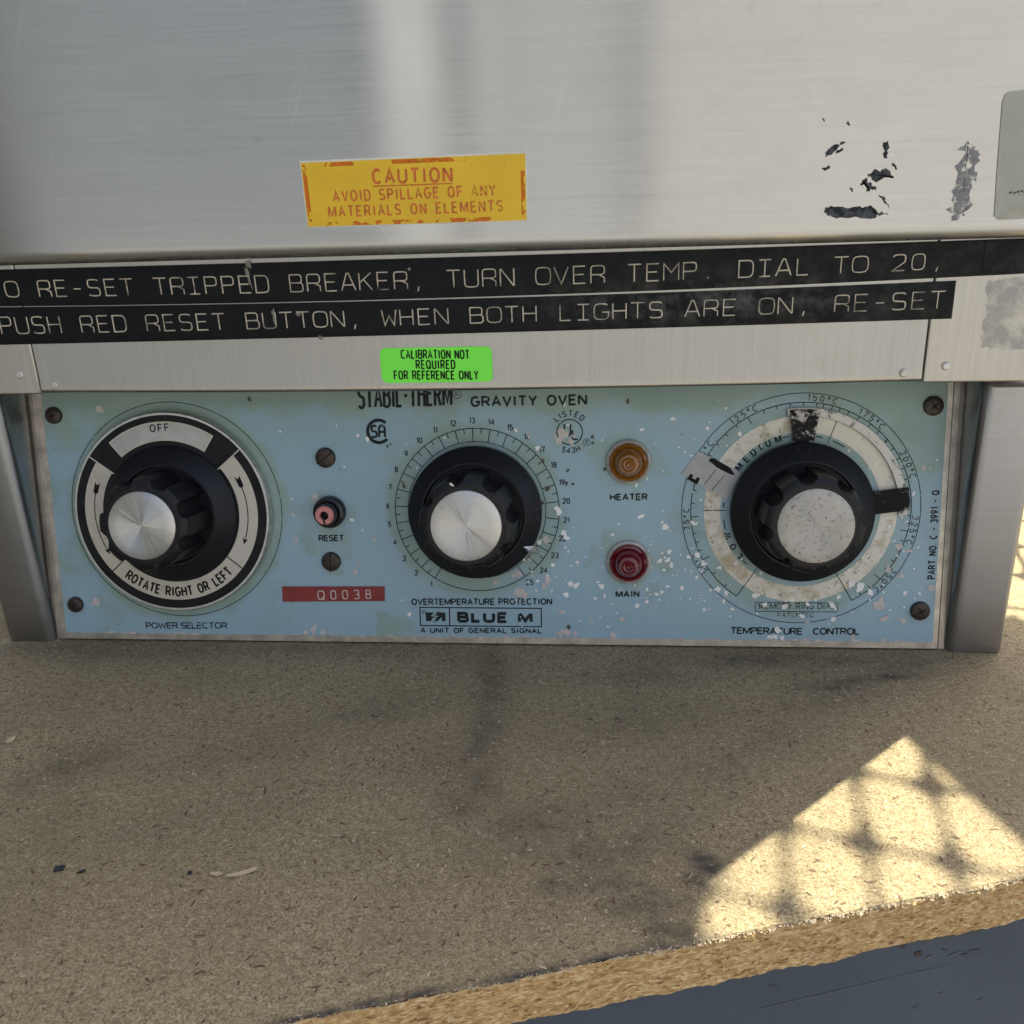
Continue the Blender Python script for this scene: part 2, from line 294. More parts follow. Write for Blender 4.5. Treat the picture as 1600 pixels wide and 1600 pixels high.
# ------------------------------------------------------------------ mesh helpers
class MB:
    """collects faces; every face carries a material slot"""
    def __init__(s, *mats): s.v = []; s.f = []; s.mi = []; s.mats = list(mats); s.attrs = {}; s.layer = 0
    def add(s, verts, faces, mi=0):
        o = len(s.v); s.v += [tuple(p) for p in verts]
        for f in faces: s.f.append([o+i for i in f]); s.mi.append(mi)
    def poly(s, pts, z=0.0, mi=0): s.add([(p[0], p[1], z) for p in pts], [list(range(len(pts)))], mi)
    def slab(s, pts, z0, z1, mi=0):
        n = len(pts); a = sum(pts[i][0]*pts[(i+1) % n][1]-pts[(i+1) % n][0]*pts[i][1] for i in range(n))
        if a < 0: pts = pts[::-1]
        vs = [(p[0], p[1], z0) for p in pts]+[(p[0], p[1], z1) for p in pts]
        s.add(vs, [list(range(n, 2*n))]+[[i, (i+1) % n, n+(i+1) % n, n+i] for i in range(n)]+[list(range(n))[::-1]], mi)
    def box(s, a, b, mi=0):
        x0, y0, z0 = a; x1, y1, z1 = b
        s.slab([(x0, y0), (x1, y0), (x1, y1), (x0, y1)], z0, z1, mi)
    def lathe(s, prof, c=(0, 0), n=64, mi=0, rad=None):
        """prof: (r, h) from outside to the middle; r scaled by rad(theta, r) if given"""
        vs = []; fs = []; rows = []
        for r, h in prof:
            if r <= 1e-7: rows.append([len(vs)]); vs.append((c[0], c[1], h))
            else:
                row = []
                for i in range(n):
                    t = 2*math.pi*i/n; rr = rad(t, r) if rad else r
                    row.append(len(vs)); vs.append((c[0]+rr*math.cos(t), c[1]+rr*math.sin(t), h))
                rows.append(row)
        for A, B in zip(rows, rows[1:]):
            for i in range(n):
                j = (i+1) % n
                if len(A) == 1 and len(B) == 1: continue
                if len(B) == 1: fs.append([A[i], A[j], B[0]])
                elif len(A) == 1: fs.append([A[0], B[j], B[i]])
                else: fs.append([A[i], A[j], B[j], B[i]])
        s.add(vs, fs, mi)
    def sector(s, c, r0, r1, a0, a1, z0, z1, mi=0, n=48):
        """ring sector, angles clockwise from the top in degrees"""
        k = max(2, int(abs(a1-a0)/360*n*4)); P = lambda r, a: (c[0]+r*math.sin(R(a)), c[1]+r*math.cos(R(a)))
        A = [a0+(a1-a0)*i/k for i in range(k+1)]
        full = abs(a1-a0) >= 359.9
        vs = []
        for a in A:
            for r, z in ((r0, z0), (r0, z1), (r1, z1), (r1, z0)): vs.append((*P(r, a), z))
        fs = []
        for i in range(k):
            o, p = 4*i, 4*i+4
            fs += [[o+1, o+2, p+2, p+1], [o+2, o+3, p+3, p+2], [o, o+1, p+1, p]]
        if not full: fs += [[0, 3, 2, 1], [4*k, 4*k+1, 4*k+2, 4*k+3]]
        s.add(vs, fs, mi)
    def ribbon(s, pts, w, z=0.0, mi=0, prof=None, closed=False):
        """flat (or raised, with prof) stroke of width w along 2-D pts"""
        q = [pts[0]]
        for p in pts[1:]:
            if (p[0]-q[-1][0])**2+(p[1]-q[-1][1])**2 > 1e-14: q.append(p)
        if closed and len(q) > 2 and (q[0][0]-q[-1][0])**2+(q[0][1]-q[-1][1])**2 < 1e-13: q.pop()
        n = len(q)
        if n < 2: return
        z += s.layer*1.5e-6; s.layer = (s.layer+1) % 12
        prof = prof or ((-.5, 0.0), (.5, 0.0)); k = len(prof); vs = []
        for i in range(n):
            a = q[(i-1) % n] if (closed or i > 0) else None; b = q[(i+1) % n] if (closed or i < n-1) else None
            def dr(u, v):
                dx, dy = v[0]-u[0], v[1]-u[1]; l = math.hypot(dx, dy) or 1; return dx/l, dy/l
            if a is None: d0 = d1 = dr(q[i], b)
            elif b is None: d0 = d1 = dr(a, q[i])
            else: d0, d1 = dr(a, q[i]), dr(q[i], b)
            nx, ny = -(d0[1]+d1[1]), d0[0]+d1[0]; l = math.hypot(nx, ny)
            if l < 1e-6: nx, ny, l = -d0[1], d0[0], 1
            nx, ny = nx/l, ny/l; ml = 1/max(.5, nx*-d0[1]+ny*d0[0])
            for o, h in prof: vs.append((q[i][0]+nx*o*w*ml, q[i][1]+ny*o*w*ml, z+h))
        fs = []
        for i in range(n if closed else n-1):
            o, p = i*k, ((i+1) % n)*k
            for j in range(k-1): fs.append([o+j, p+j, p+j+1, o+j+1])
        s.add(vs, fs, mi)
    def tube(s, pts, r, n=8, mi=0):
        vs = []; fs = []
        for i, p in enumerate(pts):
            p = Vector(p); d = (Vector(pts[min(i+1, len(pts)-1)])-Vector(pts[max(i-1, 0)])).normalized()
            u = d.orthogonal().normalized(); v = d.cross(u)
            rr = r[i] if isinstance(r, (list, tuple)) else r
            for k in range(n):
                t = 2*math.pi*k/n; vs.append(tuple(p+u*rr*math.cos(t)+v*rr*math.sin(t)))
        for i in range(len(pts)-1):
            for k in range(n): fs.append([i*n+k, i*n+(k+1) % n, (i+1)*n+(k+1) % n, (i+1)*n+k])
        fs += [list(range(n))[::-1], list(range((len(pts)-1)*n, len(pts)*n))]
        s.add(vs, fs, mi)
    def blob(s, c, r, z, mi=0, asp=1.0, ang=0.0, seed=0, n=14, rough=.45):
        pts = []
        for i in range(n):
            t = 2*math.pi*i/n; k = 1+rough*2*(mnoise.noise(Vector((math.cos(t)*1.3+seed*7.1, math.sin(t)*1.3+seed*3.7, seed))))+rnd.uniform(-.12, .12)*rough*2
            x, y = r*max(.25, k)*math.cos(t)*asp, r*max(.25, k)*math.sin(t)/asp
            pts.append((c[0]+x*math.cos(ang)-y*math.sin(ang), c[1]+x*math.sin(ang)+y*math.cos(ang)))
        z += s.layer*1.5e-6; s.layer = (s.layer+1) % 12
        s.add([(*c, z)]+[(*p, z) for p in pts], [[0, 1+i, 1+(i+1) % n] for i in range(n)], mi)
    def build(s, name, parent=None, frame=None, smooth=28, uv=None, bevel=0, attrs=None, label=None, loc=None):
        me = bpy.data.meshes.new(name); me.from_pydata(s.v, [], s.f)
        for mt in s.mats: me.materials.append(M[mt] if isinstance(mt, str) else mt)
        me.polygons.foreach_set('material_index', s.mi)
        if uv:
            ul = me.uv_layers.new(name='UVMap'); ia, ib = uv
            for lp in me.loops:
                co = me.vertices[lp.vertex_index].co; ul.data[lp.index].uv = (co[ia], co[ib])
        for an, fn in (attrs or {}).items():
            at = me.attributes.new(an, 'FLOAT', 'POINT'); at.data.foreach_set('value', [fn(v.co) for v in me.vertices])
        me.validate(); me.update()
        if smooth:
            me.polygons.foreach_set('use_smooth', [True]*len(me.polygons)); me.set_sharp_from_angle(angle=R(smooth))
        o = bpy.data.objects.new(name, me); COL.objects.link(o)
        if bevel:
            b = o.modifiers.new('bevel', 'BEVEL'); b.width = bevel; b.segments = 3; b.limit_method = 'ANGLE'; b.angle_limit = R(40)
        if parent: o.parent = parent
        if frame is not None: o.matrix_local = frame
        if loc is not None: o.location = loc
        if label: o['label'] = label
        return o

def tag(o, label, cat, group=None, kind=None):
    o['label'] = label
    if cat: o['category'] = cat
    if group: o['group'] = group
    if kind: o['kind'] = kind
    return o

# ------------------------------------------------------------------ a stroke alphabet
def arc(cx, cy, rx, ry, a0, a1, e=2.2, n=12):
    out = []
    for i in range(n+1):
        t = R(a0+(a1-a0)*i/n); c, s_ = math.cos(t), math.sin(t)
        out.append((cx+rx*math.copysign(abs(c)**(2/e), c), cy+ry*math.copysign(abs(s_)**(2/e), s_)))
    return out
def alphabet(e=2.2, mono=False):
    A = lambda *a: arc(*a, e=e)
    bowl = lambda cx, cy, rx, ry: A(cx, cy, rx, ry, 90, -90)
    ring = lambda w: A(w/2, .5, w/2, .5, 90, 450)
    d = {}
    d['A'] = (.66, [[(0, 0), (.33, 1), (.66, 0)], [(.11, .33), (.55, .33)]])
    d['B'] = (.6, [[(0, 0), (0, 1), (.34, 1)]+bowl(.34, .76, .22, .24)+[(0, .52)], [(.34, .52)]+bowl(.36, .26, .24, .26)+[(0, 0)]])
    d['C'] = (.62, [A(.33, .5, .33, .5, 48, 312)])
    d['D'] = (.62, [[(0, 0), (0, 1), (.28, 1)]+bowl(.28, .5, .34, .5)+[(0, 0)]])
    d['E'] = (.52, [[(.52, 1), (0, 1), (0, 0), (.52, 0)], [(0, .52), (.45, .52)]])
    d['F'] = (.5, [[(.5, 1), (0, 1), (0, 0)], [(0, .5), (.43, .5)]])
    d['G'] = (.66, [A(.33, .5, .33, .5, 45, 345)+[(.655, .46), (.37, .46)]])
    d['H'] = (.6, [[(0, 0), (0, 1)], [(.6, 0), (.6, 1)], [(0, .52), (.6, .52)]])
    d['I'] = (.16, [[(.08, 0), (.08, 1)]])
    d['K'] = (.58, [[(0, 0), (0, 1)], [(.56, 1), (0, .42)], [(.2, .62), (.58, 0)]])
    d['L'] = (.48, [[(0, 1), (0, 0), (.48, 0)]])
    d['M'] = (.80, [[(0, 0), (0, 1)], [(.03, 1), (.40, .12), (.77, 1)], [(.80, 1), (.80, 0)]])
    d['N'] = (.62, [[(0, 0), (0, 1)], [(.02, 1), (.60, 0)], [(.62, 0), (.62, 1)]])
    d['O'] = (.68, [ring(.68)])
    d['P'] = (.56, [[(0, 0), (0, 1), (.32, 1)]+bowl(.32, .74, .24, .26)+[(0, .48)]])
    d['Q'] = (.68, [ring(.68), [(.42, .26), (.7, -.06)]])
    d['R'] = (.6, [[(0, 0), (0, 1), (.32, 1)]+bowl(.32, .74, .25, .26)+[(0, .48)], [(.3, .48), (.6, 0)]])
    d['S'] = (.56, [A(.28, .75, .27, .25, 28, 270)+A(.28, .25, .28, .25, 90, -152)])
    d['T'] = (.6, [[(0, 1), (.6, 1)], [(.3, 1), (.3, 0)]])
    d['U'] = (.62, [[(0, 1), (0, .32)]+A(.31, .32, .31, .32, 180, 360)+[(.62, 1)]])
    d['V'] = (.64, [[(0, 1), (.32, 0), (.64, 1)]])
    d['W'] = (.92, [[(0, 1), (.22, 0), (.46, .8), (.70, 0), (.92, 1)]])
    d['X'] = (.6, [[(0, 0), (.6, 1)], [(0, 1), (.6, 0)]])
    d['Y'] = (.62, [[(0, 1), (.31, .46), (.62, 1)], [(.31, .46), (.31, 0)]])
    d['0'] = (.54, [ring(.54)]); d['1'] = (.2, [[(0, .76), (.2, 1), (.2, 0)]])
    d['2'] = (.52, [A(.26, .72, .26, .28, 165, -35)+[(0, 0), (.52, 0)]])
    d['3'] = (.52, [A(.25, .75, .24, .25, 150, -90), A(.25, .26, .27, .26, 90, -150)])
    d['4'] = (.56, [[(.42, 0), (.42, 1), (0, .3), (.56, .3)]])
    d['5'] = (.52, [[(.47, 1), (.07, 1), (.03, .52)]+A(.25, .32, .27, .32, 125, -145)])
    d['6'] = (.52, [A(.26, .31, .26, .31, 90, 450), [(.42, 1), (.16, .72), (.01, .36)]])
    d['7'] = (.52, [[(0, 1), (.52, 1), (.17, 0)]])
    d['8'] = (.52, [A(.26, .76, .22, .24, 90, 450), A(.26, .26, .26, .26, 90, 450)])
    d['9'] = (.52, [A(.26, .69, .26, .31, 90, 450), [(.1, 0), (.36, .28), (.51, .64)]])
    d['.'] = (.08, [[(.04, 0), (.04, .11)]]); d[','] = (.08, [[(.06, .12), (.0, -.16)]])
    d['-'] = (.34, [[(0, .45), (.34, .45)]]); d['o'] = (.26, [A(.13, .80, .13, .17, 90, 450)]); d['_'] = (.0, [])
    if mono:
        d['I'] = (.5, [[(.25, 0), (.25, 1)], [(0, 1), (.5, 1)], [(0, 0), (.5, 0)]])
        d['M'] = (.66, [[(0, 0), (0, 1), (.33, .45), (.66, 1), (.66, 0)]])
        d['W'] = (.68, [[(0, 1), (.12, 0), (.34, .62), (.56, 0), (.68, 1)]])
        d['R'] = (.6, [[(0, 0), (0, .7)]+A(.22, .72, .22, .28, 180, 90)+[(.36, 1)]+bowl(.36, .74, .24, .26)+[(0, .48)], [(.34, .48), (.6, .3), (.6, 0)]])
        d['A'] = (.66, [[(0, 0), (.28, 1), (.38, 1), (.66, 0)], [(.1, .32), (.56, .32)]])
    return d
FONT = alphabet(2.15); MONO = alphabet(3.6, True); BLOCK = alphabet(2.7)

def layout(t, font, gap, space, wf=1.0):
    x = 0; out = []; last = 0
    for ch in t:
        if ch == ' ': x += space; continue
        w, strokes = font[ch]; out.append((x, w*wf, strokes)); last = x+w*wf; x = last+gap
    return out, last
def put(mb, mapfn, strokes, x, wf, w, z, mi, prof=None, slant=0.0):
    for st in strokes:
        pts = [mapfn(x+p[0]*wf+p[1]*slant, p[1]) for p in st]
        closed = math.hypot(st[0][0]-st[-1][0], st[0][1]-st[-1][1]) < 1e-6 and len(st) > 3
        # extra points on long straight runs keep arcs smooth
        mb.ribbon(pts, w, z, mi, prof, closed)
def text(mb, t, p0, p1, h, w, z=6e-5, mi=0, font=None, wf=1.0, gap=.28, space=.55, slant=0.0, prof=None, jitter=0.0):
    """text set between p0 and p1 (base line ends): letter spacing stretches to fill it"""
    font = font or FONT; L = math.dist(p0, p1)
    lo, ext = layout(t, font, gap, space, wf); ng = sum(1 for c in t if c != ' ')-1; ns = t.count(' ')
    free = L/h - (ext-gap*(ng)-space*ns); k = free/(gap*ng+space*ns) if ng else 1
    if k > .35: lo, ext = layout(t, font, gap*k, space*k, wf)
    sx = (L/h)/ext if ext else 1
    ux, uy = (p1[0]-p0[0])/L, (p1[1]-p0[1])/L
    mp = lambda x, y: (p0[0]+ux*x*sx*h-uy*y*h, p0[1]+uy*x*sx*h+ux*y*h)
    for x, gw, strokes in lo:
        j = rnd.uniform(-jitter, jitter)
        put(mb, (lambda X, Y, j=j: mp(X, Y+j)), strokes, x, wf, w, z, mi, prof, slant)
def ctext(mb, t, c, h, w, z=6e-5, mi=0, font=None, wf=1.0, gap=.28):
    lo, ext = layout(t, font or FONT, gap, .5, wf)
    for x, gw, strokes in lo:
        put(mb, lambda X, Y: (c[0]+(X-ext/2)*h, c[1]+(Y-.5)*h), strokes, x, wf, w, z, mi)
def atext(mb, t, c, r, a0, a1, h, w, z=6e-5, mi=0, font=None, wf=1.0, inside=False, gap=.3, space=.5):
    """text on an arc, angles clockwise from the top; inside=True reads along the bottom with letter tops inward"""
    font = font or FONT
    lo, ext = layout(t, font, gap, space, wf); L = abs(R(a1-a0))*r/h
    ng = sum(1 for q in t if q != ' ')-1; ns = t.count(' ')
    free = L-(ext-gap*ng-space*ns); k = free/(gap*ng+space*ns)
    if k > .3: lo, ext = layout(t, font, gap*k, space*k, wf)
    for x, gw, strokes in lo:
        am = R(a0+(a1-a0)*(x+gw/2)/ext)
        def mp(X, Y, am=am, xm=x+gw/2):
            u = (X-xm)*h
            if inside: rr = r-Y*h; return (c[0]+rr*math.sin(am)-u*math.cos(am), c[1]+rr*math.cos(am)+u*math.sin(am))
            rr = r+Y*h; return (c[0]+rr*math.sin(am)+u*math.cos(am), c[1]+rr*math.cos(am)-u*math.sin(am))
        put(mb, mp, strokes, x, wf, w, z, mi)
def circle(mb, c, r, w, z, mi=0, a0=0, a1=360, n=128):
    k = max(8, int(n*abs(a1-a0)/360))
    full = abs(a1-a0) >= 359.9
    pts = [(c[0]+r*math.sin(R(a0+(a1-a0)*i/k)), c[1]+r*math.cos(R(a0+(a1-a0)*i/k))) for i in range(k if full else k+1)]
    mb.ribbon(pts, w, z, mi, closed=full)
def pol(c, r, a): return (c[0]+r*math.sin(R(a)), c[1]+r*math.cos(R(a)))
def rrect(x0, y0, x1, y1, r, n=6):
    out = []
    for cx, cy, a in ((x1-r, y1-r, 0), (x0+r, y1-r, 90), (x0+r, y0+r, 180), (x1-r, y0+r, 270)):
        out += [(cx+r*math.cos(R(a+90*i/n)), cy+r*math.sin(R(a+90*i/n))) for i in range(n+1)]
    return out

# ------------------------------------------------------------------ the setting
g = MB('concrete'); g.poly([(-600, -600), (600, -600), (600, 600), (-600, 600)], -.80); tag(g.build('ground', smooth=0), 'pale concrete ground under the bench', None, kind='structure')

# unseen blocks added to shape reflections in the steel and shade the left side
def env(name, mat, a, b, label, cat): mb = MB(mat); mb.box(a, b); tag(mb.build(name, smooth=0), label, cat)
env('grey_reflector', 'reflector_grey', (-4.5, -3.7, -.80), (-.31, -3.5, 2.2), 'grey wall facing the oven front from across the yard', 'reflector')
env('mid_reflector', 'reflector_mid', (-.30, -3.66, -.80), (.17, -3.52, 2.2), 'mid grey gate between the thin post and the garage wall', 'reflect_panel')
env('pale_reflector', 'reflector', (.18, -3.7, -.80), (4.2, -3.46, 2.4), 'pale wall right of the grey house wall', 'reflector')
env('streak_strip', 'streak_pale', (-.76, -3.48, -.80), (-.54, -3.40, 2.2), 'wider pale strip added for a bright door streak, before the grey wall', 'post')
env('streak_strip', 'streak_pale', (-.42, -3.48, -.80), (-.34, -3.40, 2.2), 'thin pale strip added for a bright door streak, right of the wider strip', 'post')
env('dark_streak_strip', 'charcoal', (-.50, -3.48, -.80), (-.43, -3.42, 2.2), 'charcoal pipe between the white porch posts', 'dark_bar')
env('sky_blocker', 'sky_block', (-1.5, -.95, -.80), (-.70, .7, 2.2), 'dark grey unseen shed standing to the left of the bench', 'sky_block')  # added to hold sky light off the left side

# ------------------------------------------------------------------ particle board on a steel cabinet
E0 = Vector((0.138383, -0.10249)); ED = Vector((-0.957535, -0.288318)); EN = Vector((0.288318, -0.957535))
BT = .0131
bm = MB('board', 'board_edge', 'flake_dark', 'flake_red', 'flake_pale', 'flake_tan', 'crumb')
def ep(s, off=0.0): p = E0+ED*s+EN*off; return (p.x, p.y)
def edge_off(s, z):
    q = Vector((s*260, z*500, 0)); return .00055*mnoise.noise(q)+.0004*mnoise.noise(q*2.7)+.0008*mnoise.noise(Vector((s*45, z*60, 3)))
# top sheet as a grid in (s along edge, d inward)
S0, S1, NSX, NDX = -.26, .36, 310, 190; DEP = .46
grid = []
for j in range(NDX+1):
    for i in range(NSX+1):
        s = S0+(S1-S0)*i/NSX; dd = DEP*(j/NDX)**1.25
        off = edge_off(s, 0)-.0003 if j == 0 else 0.0
        x, y = ep(s, off-dd); z = -.0004-.0003*abs(mnoise.noise(Vector((s*300, 5, 0)))) if j == 0 else 0.0
        grid.append((x, y, z))
bm.add(grid, [[j*(NSX+1)+i, (j+1)*(NSX+1)+i, (j+1)*(NSX+1)+i+1, j*(NSX+1)+i+1] for j in range(NDX) for i in range(NSX)], 0)
# the raw front edge
NZ = 14; NE = 900; vs = []
for k in range(NZ+1):
    for i in range(NE+1):
        s = S0+(S1-S0)*i/NE; t = k/NZ; z = -.0005-t*BT
        o = edge_off(s, z)
        if k == NZ: z += .0011*mnoise.noise(Vector((s*75, 8, 0)))+.0005*mnoise.noise(Vector((s*330, 4, 1))); o -= .0007
        if k == 0: o -= .0003
        x, y = ep(s, o); vs.append((x, y, z))
bm.add(vs, [[k*(NE+1)+i, k*(NE+1)+i+1, (k+1)*(NE+1)+i+1, (k+1)*(NE+1)+i] for k in range(NZ) for i in range(NE)], 1)
# underside and far sides
pA, pB, pC, pD = ep(S0, -.0012), ep(S1, -.0012), ep(S1, -DEP), ep(S0, -DEP)
bm.add([(*pA, -BT), (*pB, -BT), (*pC, -BT), (*pD, -BT)], [[0, 3, 2, 1]], 0)
bm.add([(*pB, -BT), (*pC, -BT), (*pC, -.0005), (*pB, -.0005), (*pD, -BT), (*pA, -BT), (*pA, -.0005), (*pD, -.0005)], [[0, 1, 2, 3], [4, 5, 6, 7], [1, 4, 7, 2]], 1)
# pressed wood flakes lying in the face
def flake(x, y, l, w, a, z, mi):
    ca, sa = math.cos(a), math.sin(a); b = rnd.uniform(-.25, .25)*w
    pts = [(-l/2, rnd.uniform(-.3, .3)*w), (-l*.2, -w*.5), (l*.25, -w*.45+b), (l/2, rnd.uniform(-.4, .4)*w), (l*.2, w*.5+b), (-l*.25, w*.5)]
    bm.add([(x+p[0]*ca-p[1]*sa, y+p[0]*sa+p[1]*ca, z) for p in pts], [list(range(6))], mi)
NF = 26000
for k in range(NF):
    s = rnd.uniform(-.10, .33); dd = rnd.uniform(.001, .24)
    x, y = ep(s, -dd)
    if y > .012: continue
    u = rnd.random()
    if u < .34: mi, l = 5, rnd.uniform(.0005, .0022)
    elif u < .58: mi, l = 4, rnd.uniform(.0005, .0020)
    elif u < .95: mi, l = 2, rnd.uniform(.0003, .0014)*(.5+rnd.random())
    else: mi, l = 3, rnd.uniform(.0006, .0036)
    if rnd.random() < .012: l *= 1.8
    l *= .8; w = min(.0006, l*rnd.uniform(.16, .38))
    flake(x, y, l, w, rnd.uniform(0, math.pi), .00003+rnd.random()*.00007, mi)
# crumbs of the broken top arris
for k in range(1700):
    s = rnd.uniform(-.06, .20); r = rnd.uniform(.00012, .00050)*(1.2 if s < .09 else .9)*(.5+1.1*abs(mnoise.noise(Vector((s*160, 2, 7))))*1.6)
    x, y = ep(s, edge_off(s, 0)-abs(rnd.gauss(0, .0009))+.0003); z = -.0003+rnd.uniform(-.0005, .0003)
    vs = []
    for q in ((1, 0, 0), (-1, 0, 0), (0, 1, 0), (0, -1, 0), (0, 0, .8), (0, 0, -.8)): vs.append((x+q[0]*r*rnd.uniform(.6, 1.3), y+q[1]*r*rnd.uniform(.6, 1.3), z+q[2]*r*rnd.uniform(.5, 1.1)))
    bm.add(vs, [[0, 2, 4], [2, 1, 4], [1, 3, 4], [3, 0, 4], [2, 0, 5], [1, 2, 5], [3, 1, 5], [0, 3, 5]], 6 if rnd.random() < .75 else 4)
SM = [(0.06642, -0.10150, .0055, .0034, -.9, .95), (0.06300, -0.10654, .004, .003, -.4, .6), (0.05821, -0.12331, .012, .004, -.3, .6), (0.03913, -0.10914, .015, .0030, .05, .60), (0.03251, -0.11213, .008, .003, .3, .4), (0.05158, -0.11418, .012, .006, .1, .45), (0.00614, -0.01962, .005, .020, .1, .42), (0.00670, -0.05105, .006, .022, -.1, .42), (0.00545, -0.07730, .008, .016, -.3, .36), (0.02326, -0.08682, .014, .006, .7, .40), (0.03506, -0.09810, .012, .006, .6, .36), (-0.00359, -0.06365, .016, .010, .5, .25), (-0.11001, -0.06920, .014, .008, .8, .40), (-0.11625, -0.07530, .010, .006, .8, .3), (0.12636, -0.01620, .020, .0022, .22, .70), (0.11153, -0.02216, .012, .0020, .1, .5), (0.13817, -0.00822, .012, .002, .3, .5), (0.09056, -0.00550, .02, .005, .1, .42), (0.12314, -0.00466, .02, .004, .1, .4), (-0.13436, -0.00484, .05, .008, 0, .30), (-0.07300, -0.00334, .06, .004, 0, .25),
      (0.02683, -0.09151, .03, .012, .5, .26), (0.04752, -0.09752, .03, .014, .7, .28), (-0.00420, -0.14494, .006, .0016, .29, .95), (0.02542, -0.13619, .014, .0012, .29, .85), (0.00204, -0.14269, .010, .0012, .29, .85), (0.04421, -0.13043, .012, .0014, .29, .7), (-0.01540, -0.14821, .012, .0010, .29, .8), (0.05525, -0.12670, .006, .003, .5, .7), (-0.06691, -0.06305, .02, .01, .5, .16), (-0.03319, -0.03911, .02, .004, .5, .22), (-0.02329, -0.03879, .03, .008, .3, .18), (0.05225, -0.04302, .03, .012, .2, .2), (0.07832, -0.05762, .03, .01, .8, .22), (0.05500, -0.01823, .02, .006, 0, .25), (0.10219, -0.03130, .03, .006, .3, .2), (-0.01869, -0.10057, .02, .008, .4, .14), (-0.07352, -0.09598, .03, .01, .4, .14), (0.05786, -0.07775, .02, .02, .4, .2)]
def smudge(co):
    v = 0
    for cx, cy, ra, rb, an, st in SM:
        dx, dy = co.x-cx, co.y-cy; a = (dx*math.cos(an)+dy*math.sin(an))/ra; b = (-dx*math.sin(an)+dy*math.cos(an))/rb
        q = a*a+b*b
        if q < 6: v = max(v, 1.08*st*math.exp(-q)*(1+.55*mnoise.noise(co*420)+.65*mnoise.noise(co*150)))
    return max(0, min(.95, v))
board = bm.build('particle_board', smooth=0, attrs={'smudge': smudge})
tag(board, 'brown particle board bench top with a raw ochre front edge, under the oven', 'board')

def dbox(mb, s0, s1, d0, d1, z0, z1, mi=0): mb.slab([ep(s0, -d0), ep(s1, -d0), ep(s1, -d1), ep(s0, -d1)], z0, z1, mi)
cb = MB('slate', 'slate_scratch', 'slate_dark', 'rust'); dbox(cb, -.24, .34, .004, .42, -.80, -BT-.0004)
def front(pts, off, mi):   # marks on the cabinet's front face: (distance along edge, z)
    cb.add([(*ep(s, -.004+off), z) for s, z in pts], [list(range(len(pts)))], mi)
FRM = lambda a, b: (a, b)
front([(0.06139, -0.02879), (0.02909, -0.02778), (0.02911, -0.02757), (0.06141, -0.02854)], .00015, 1)
front([(0.02743, -0.02770), (0.01235, -0.02742), (0.01238, -0.02725), (0.02746, -0.02749)], .00015, 1)
front([(0.02640, -0.01608), (0.00569, -0.01582), (0.00489, -0.01760), (0.00603, -0.01891), (0.02376, -0.01752)], .0001, 2)
for q in ((0.02611, -0.01772), (0.02156, -0.02164)):
    front([(q[0]+.0011*math.cos(t)*(1+.2*math.sin(3*t)), q[1]+.0009*math.sin(t)) for t in [R(30*i) for i in range(12)]], .0002, 3)
for k in range(48):
    s, z = rnd.uniform(-.03, .10), rnd.uniform(-.075, -.02)
    if rnd.random() < .5: s = rnd.gauss(0.012, .006)
    l = rnd.uniform(.0005, .0022); w = rnd.uniform(.0001, .0004); a = rnd.choice((1.4, 1.6, -.15, .2))+rnd.gauss(0, .2)
    front([(s+l*math.cos(a), z+l*math.sin(a)), (s, z+w), (s-l*math.cos(a), z-l*math.sin(a)), (s, z-w)], .00012+k*1e-6, 2 if rnd.random() < .7 else 1)
cab = cb.build('steel_cabinet', smooth=0)
tag(cab, 'slate blue painted steel cabinet below the board edge, scratched and spotted', 'cabinet')

# loose bits on the board
def chip_thing(name, mat, u, l, w, a, label, cat, bend=.2, group=None):
    mb = MB(mat); n = 7; top = []; 
    for i in range(n):
        t = i/(n-1)-.5; top.append((t*l, w*(.5-abs(t)**1.5*.9)*(1+.3*mnoise.noise(Vector((i, l*900, 0)))), bend*l*(t*t)))
    vs = [(x, y, z+.0006) for x, y, z in top]+[(x, -y*.7, z+.0006) for x, y, z in top]+[(x, y, z+.0001) for x, y, z in top]+[(x, -y*.7, z+.0001) for x, y, z in top]
    fs = []
    for i in range(n-1): fs += [[i+1, i, n+i, n+i+1], [i, i+1, 2*n+i+1, 2*n+i], [n+i+1, n+i, 3*n+i, 3*n+i+1], [2*n+i, 2*n+i+1, 3*n+i+1, 3*n+i]]
    mb.add(vs, fs); o = mb.build(name, smooth=0); o.location = (u[0], u[1], .0001); o.rotation_euler = (0, 0, a); tag(o, label, cat, group); return o
M['flake_black'] = plain('black_plastic_flake', (.018, .022, .03), .4).m
M['splinter'] = plain('pale_splinter', (.56, .46, .30), .7, 0, .2, 300).m
def flake_thing(u, pts, a, label):
    mb = MB('flake_black'); mb.slab([(p[0]*.8, p[1]*.8) for p in pts], .0001, .0004); o = mb.build('plastic_flake', smooth=0); o.location = (u[0], u[1], .0001); o.rotation_euler = (.12, .08, a); tag(o, label, 'flake')
flake_thing((-0.09132, -0.11027), [(-.0017, -.0010), (.0012, -.0011), (.0018, .0006), (.0003, .0009), (-.0013, .0010)], .45, 'larger black plastic flake lying on the board at left')
flake_thing((-0.08529, -0.11108), [(-.0014, -.0003), (.0009, -.0005), (.0014, .0002), (-.0004, .0004)], .6, 'thin black plastic flake just right of the larger flake')
flake_thing((-0.05822, -0.11023), [(-.0008, -.0005), (.0006, -.0006), (.0009, .0003), (-.0003, .0006)], .8, 'small dark flake between the black flakes and the pale splinter')
chip_thing('wood_splinter', 'splinter', (-0.04515, -0.11004), .0072, .0014, .42, 'pale curved wood splinter lying on the board', 'splinter', .25)
chip_thing('wood_shaving', 'splinter', (-0.05119, -0.11054), .0030, .0012, .1, 'tiny pale wood shaving just left of the splinter', 'shaving', .3)
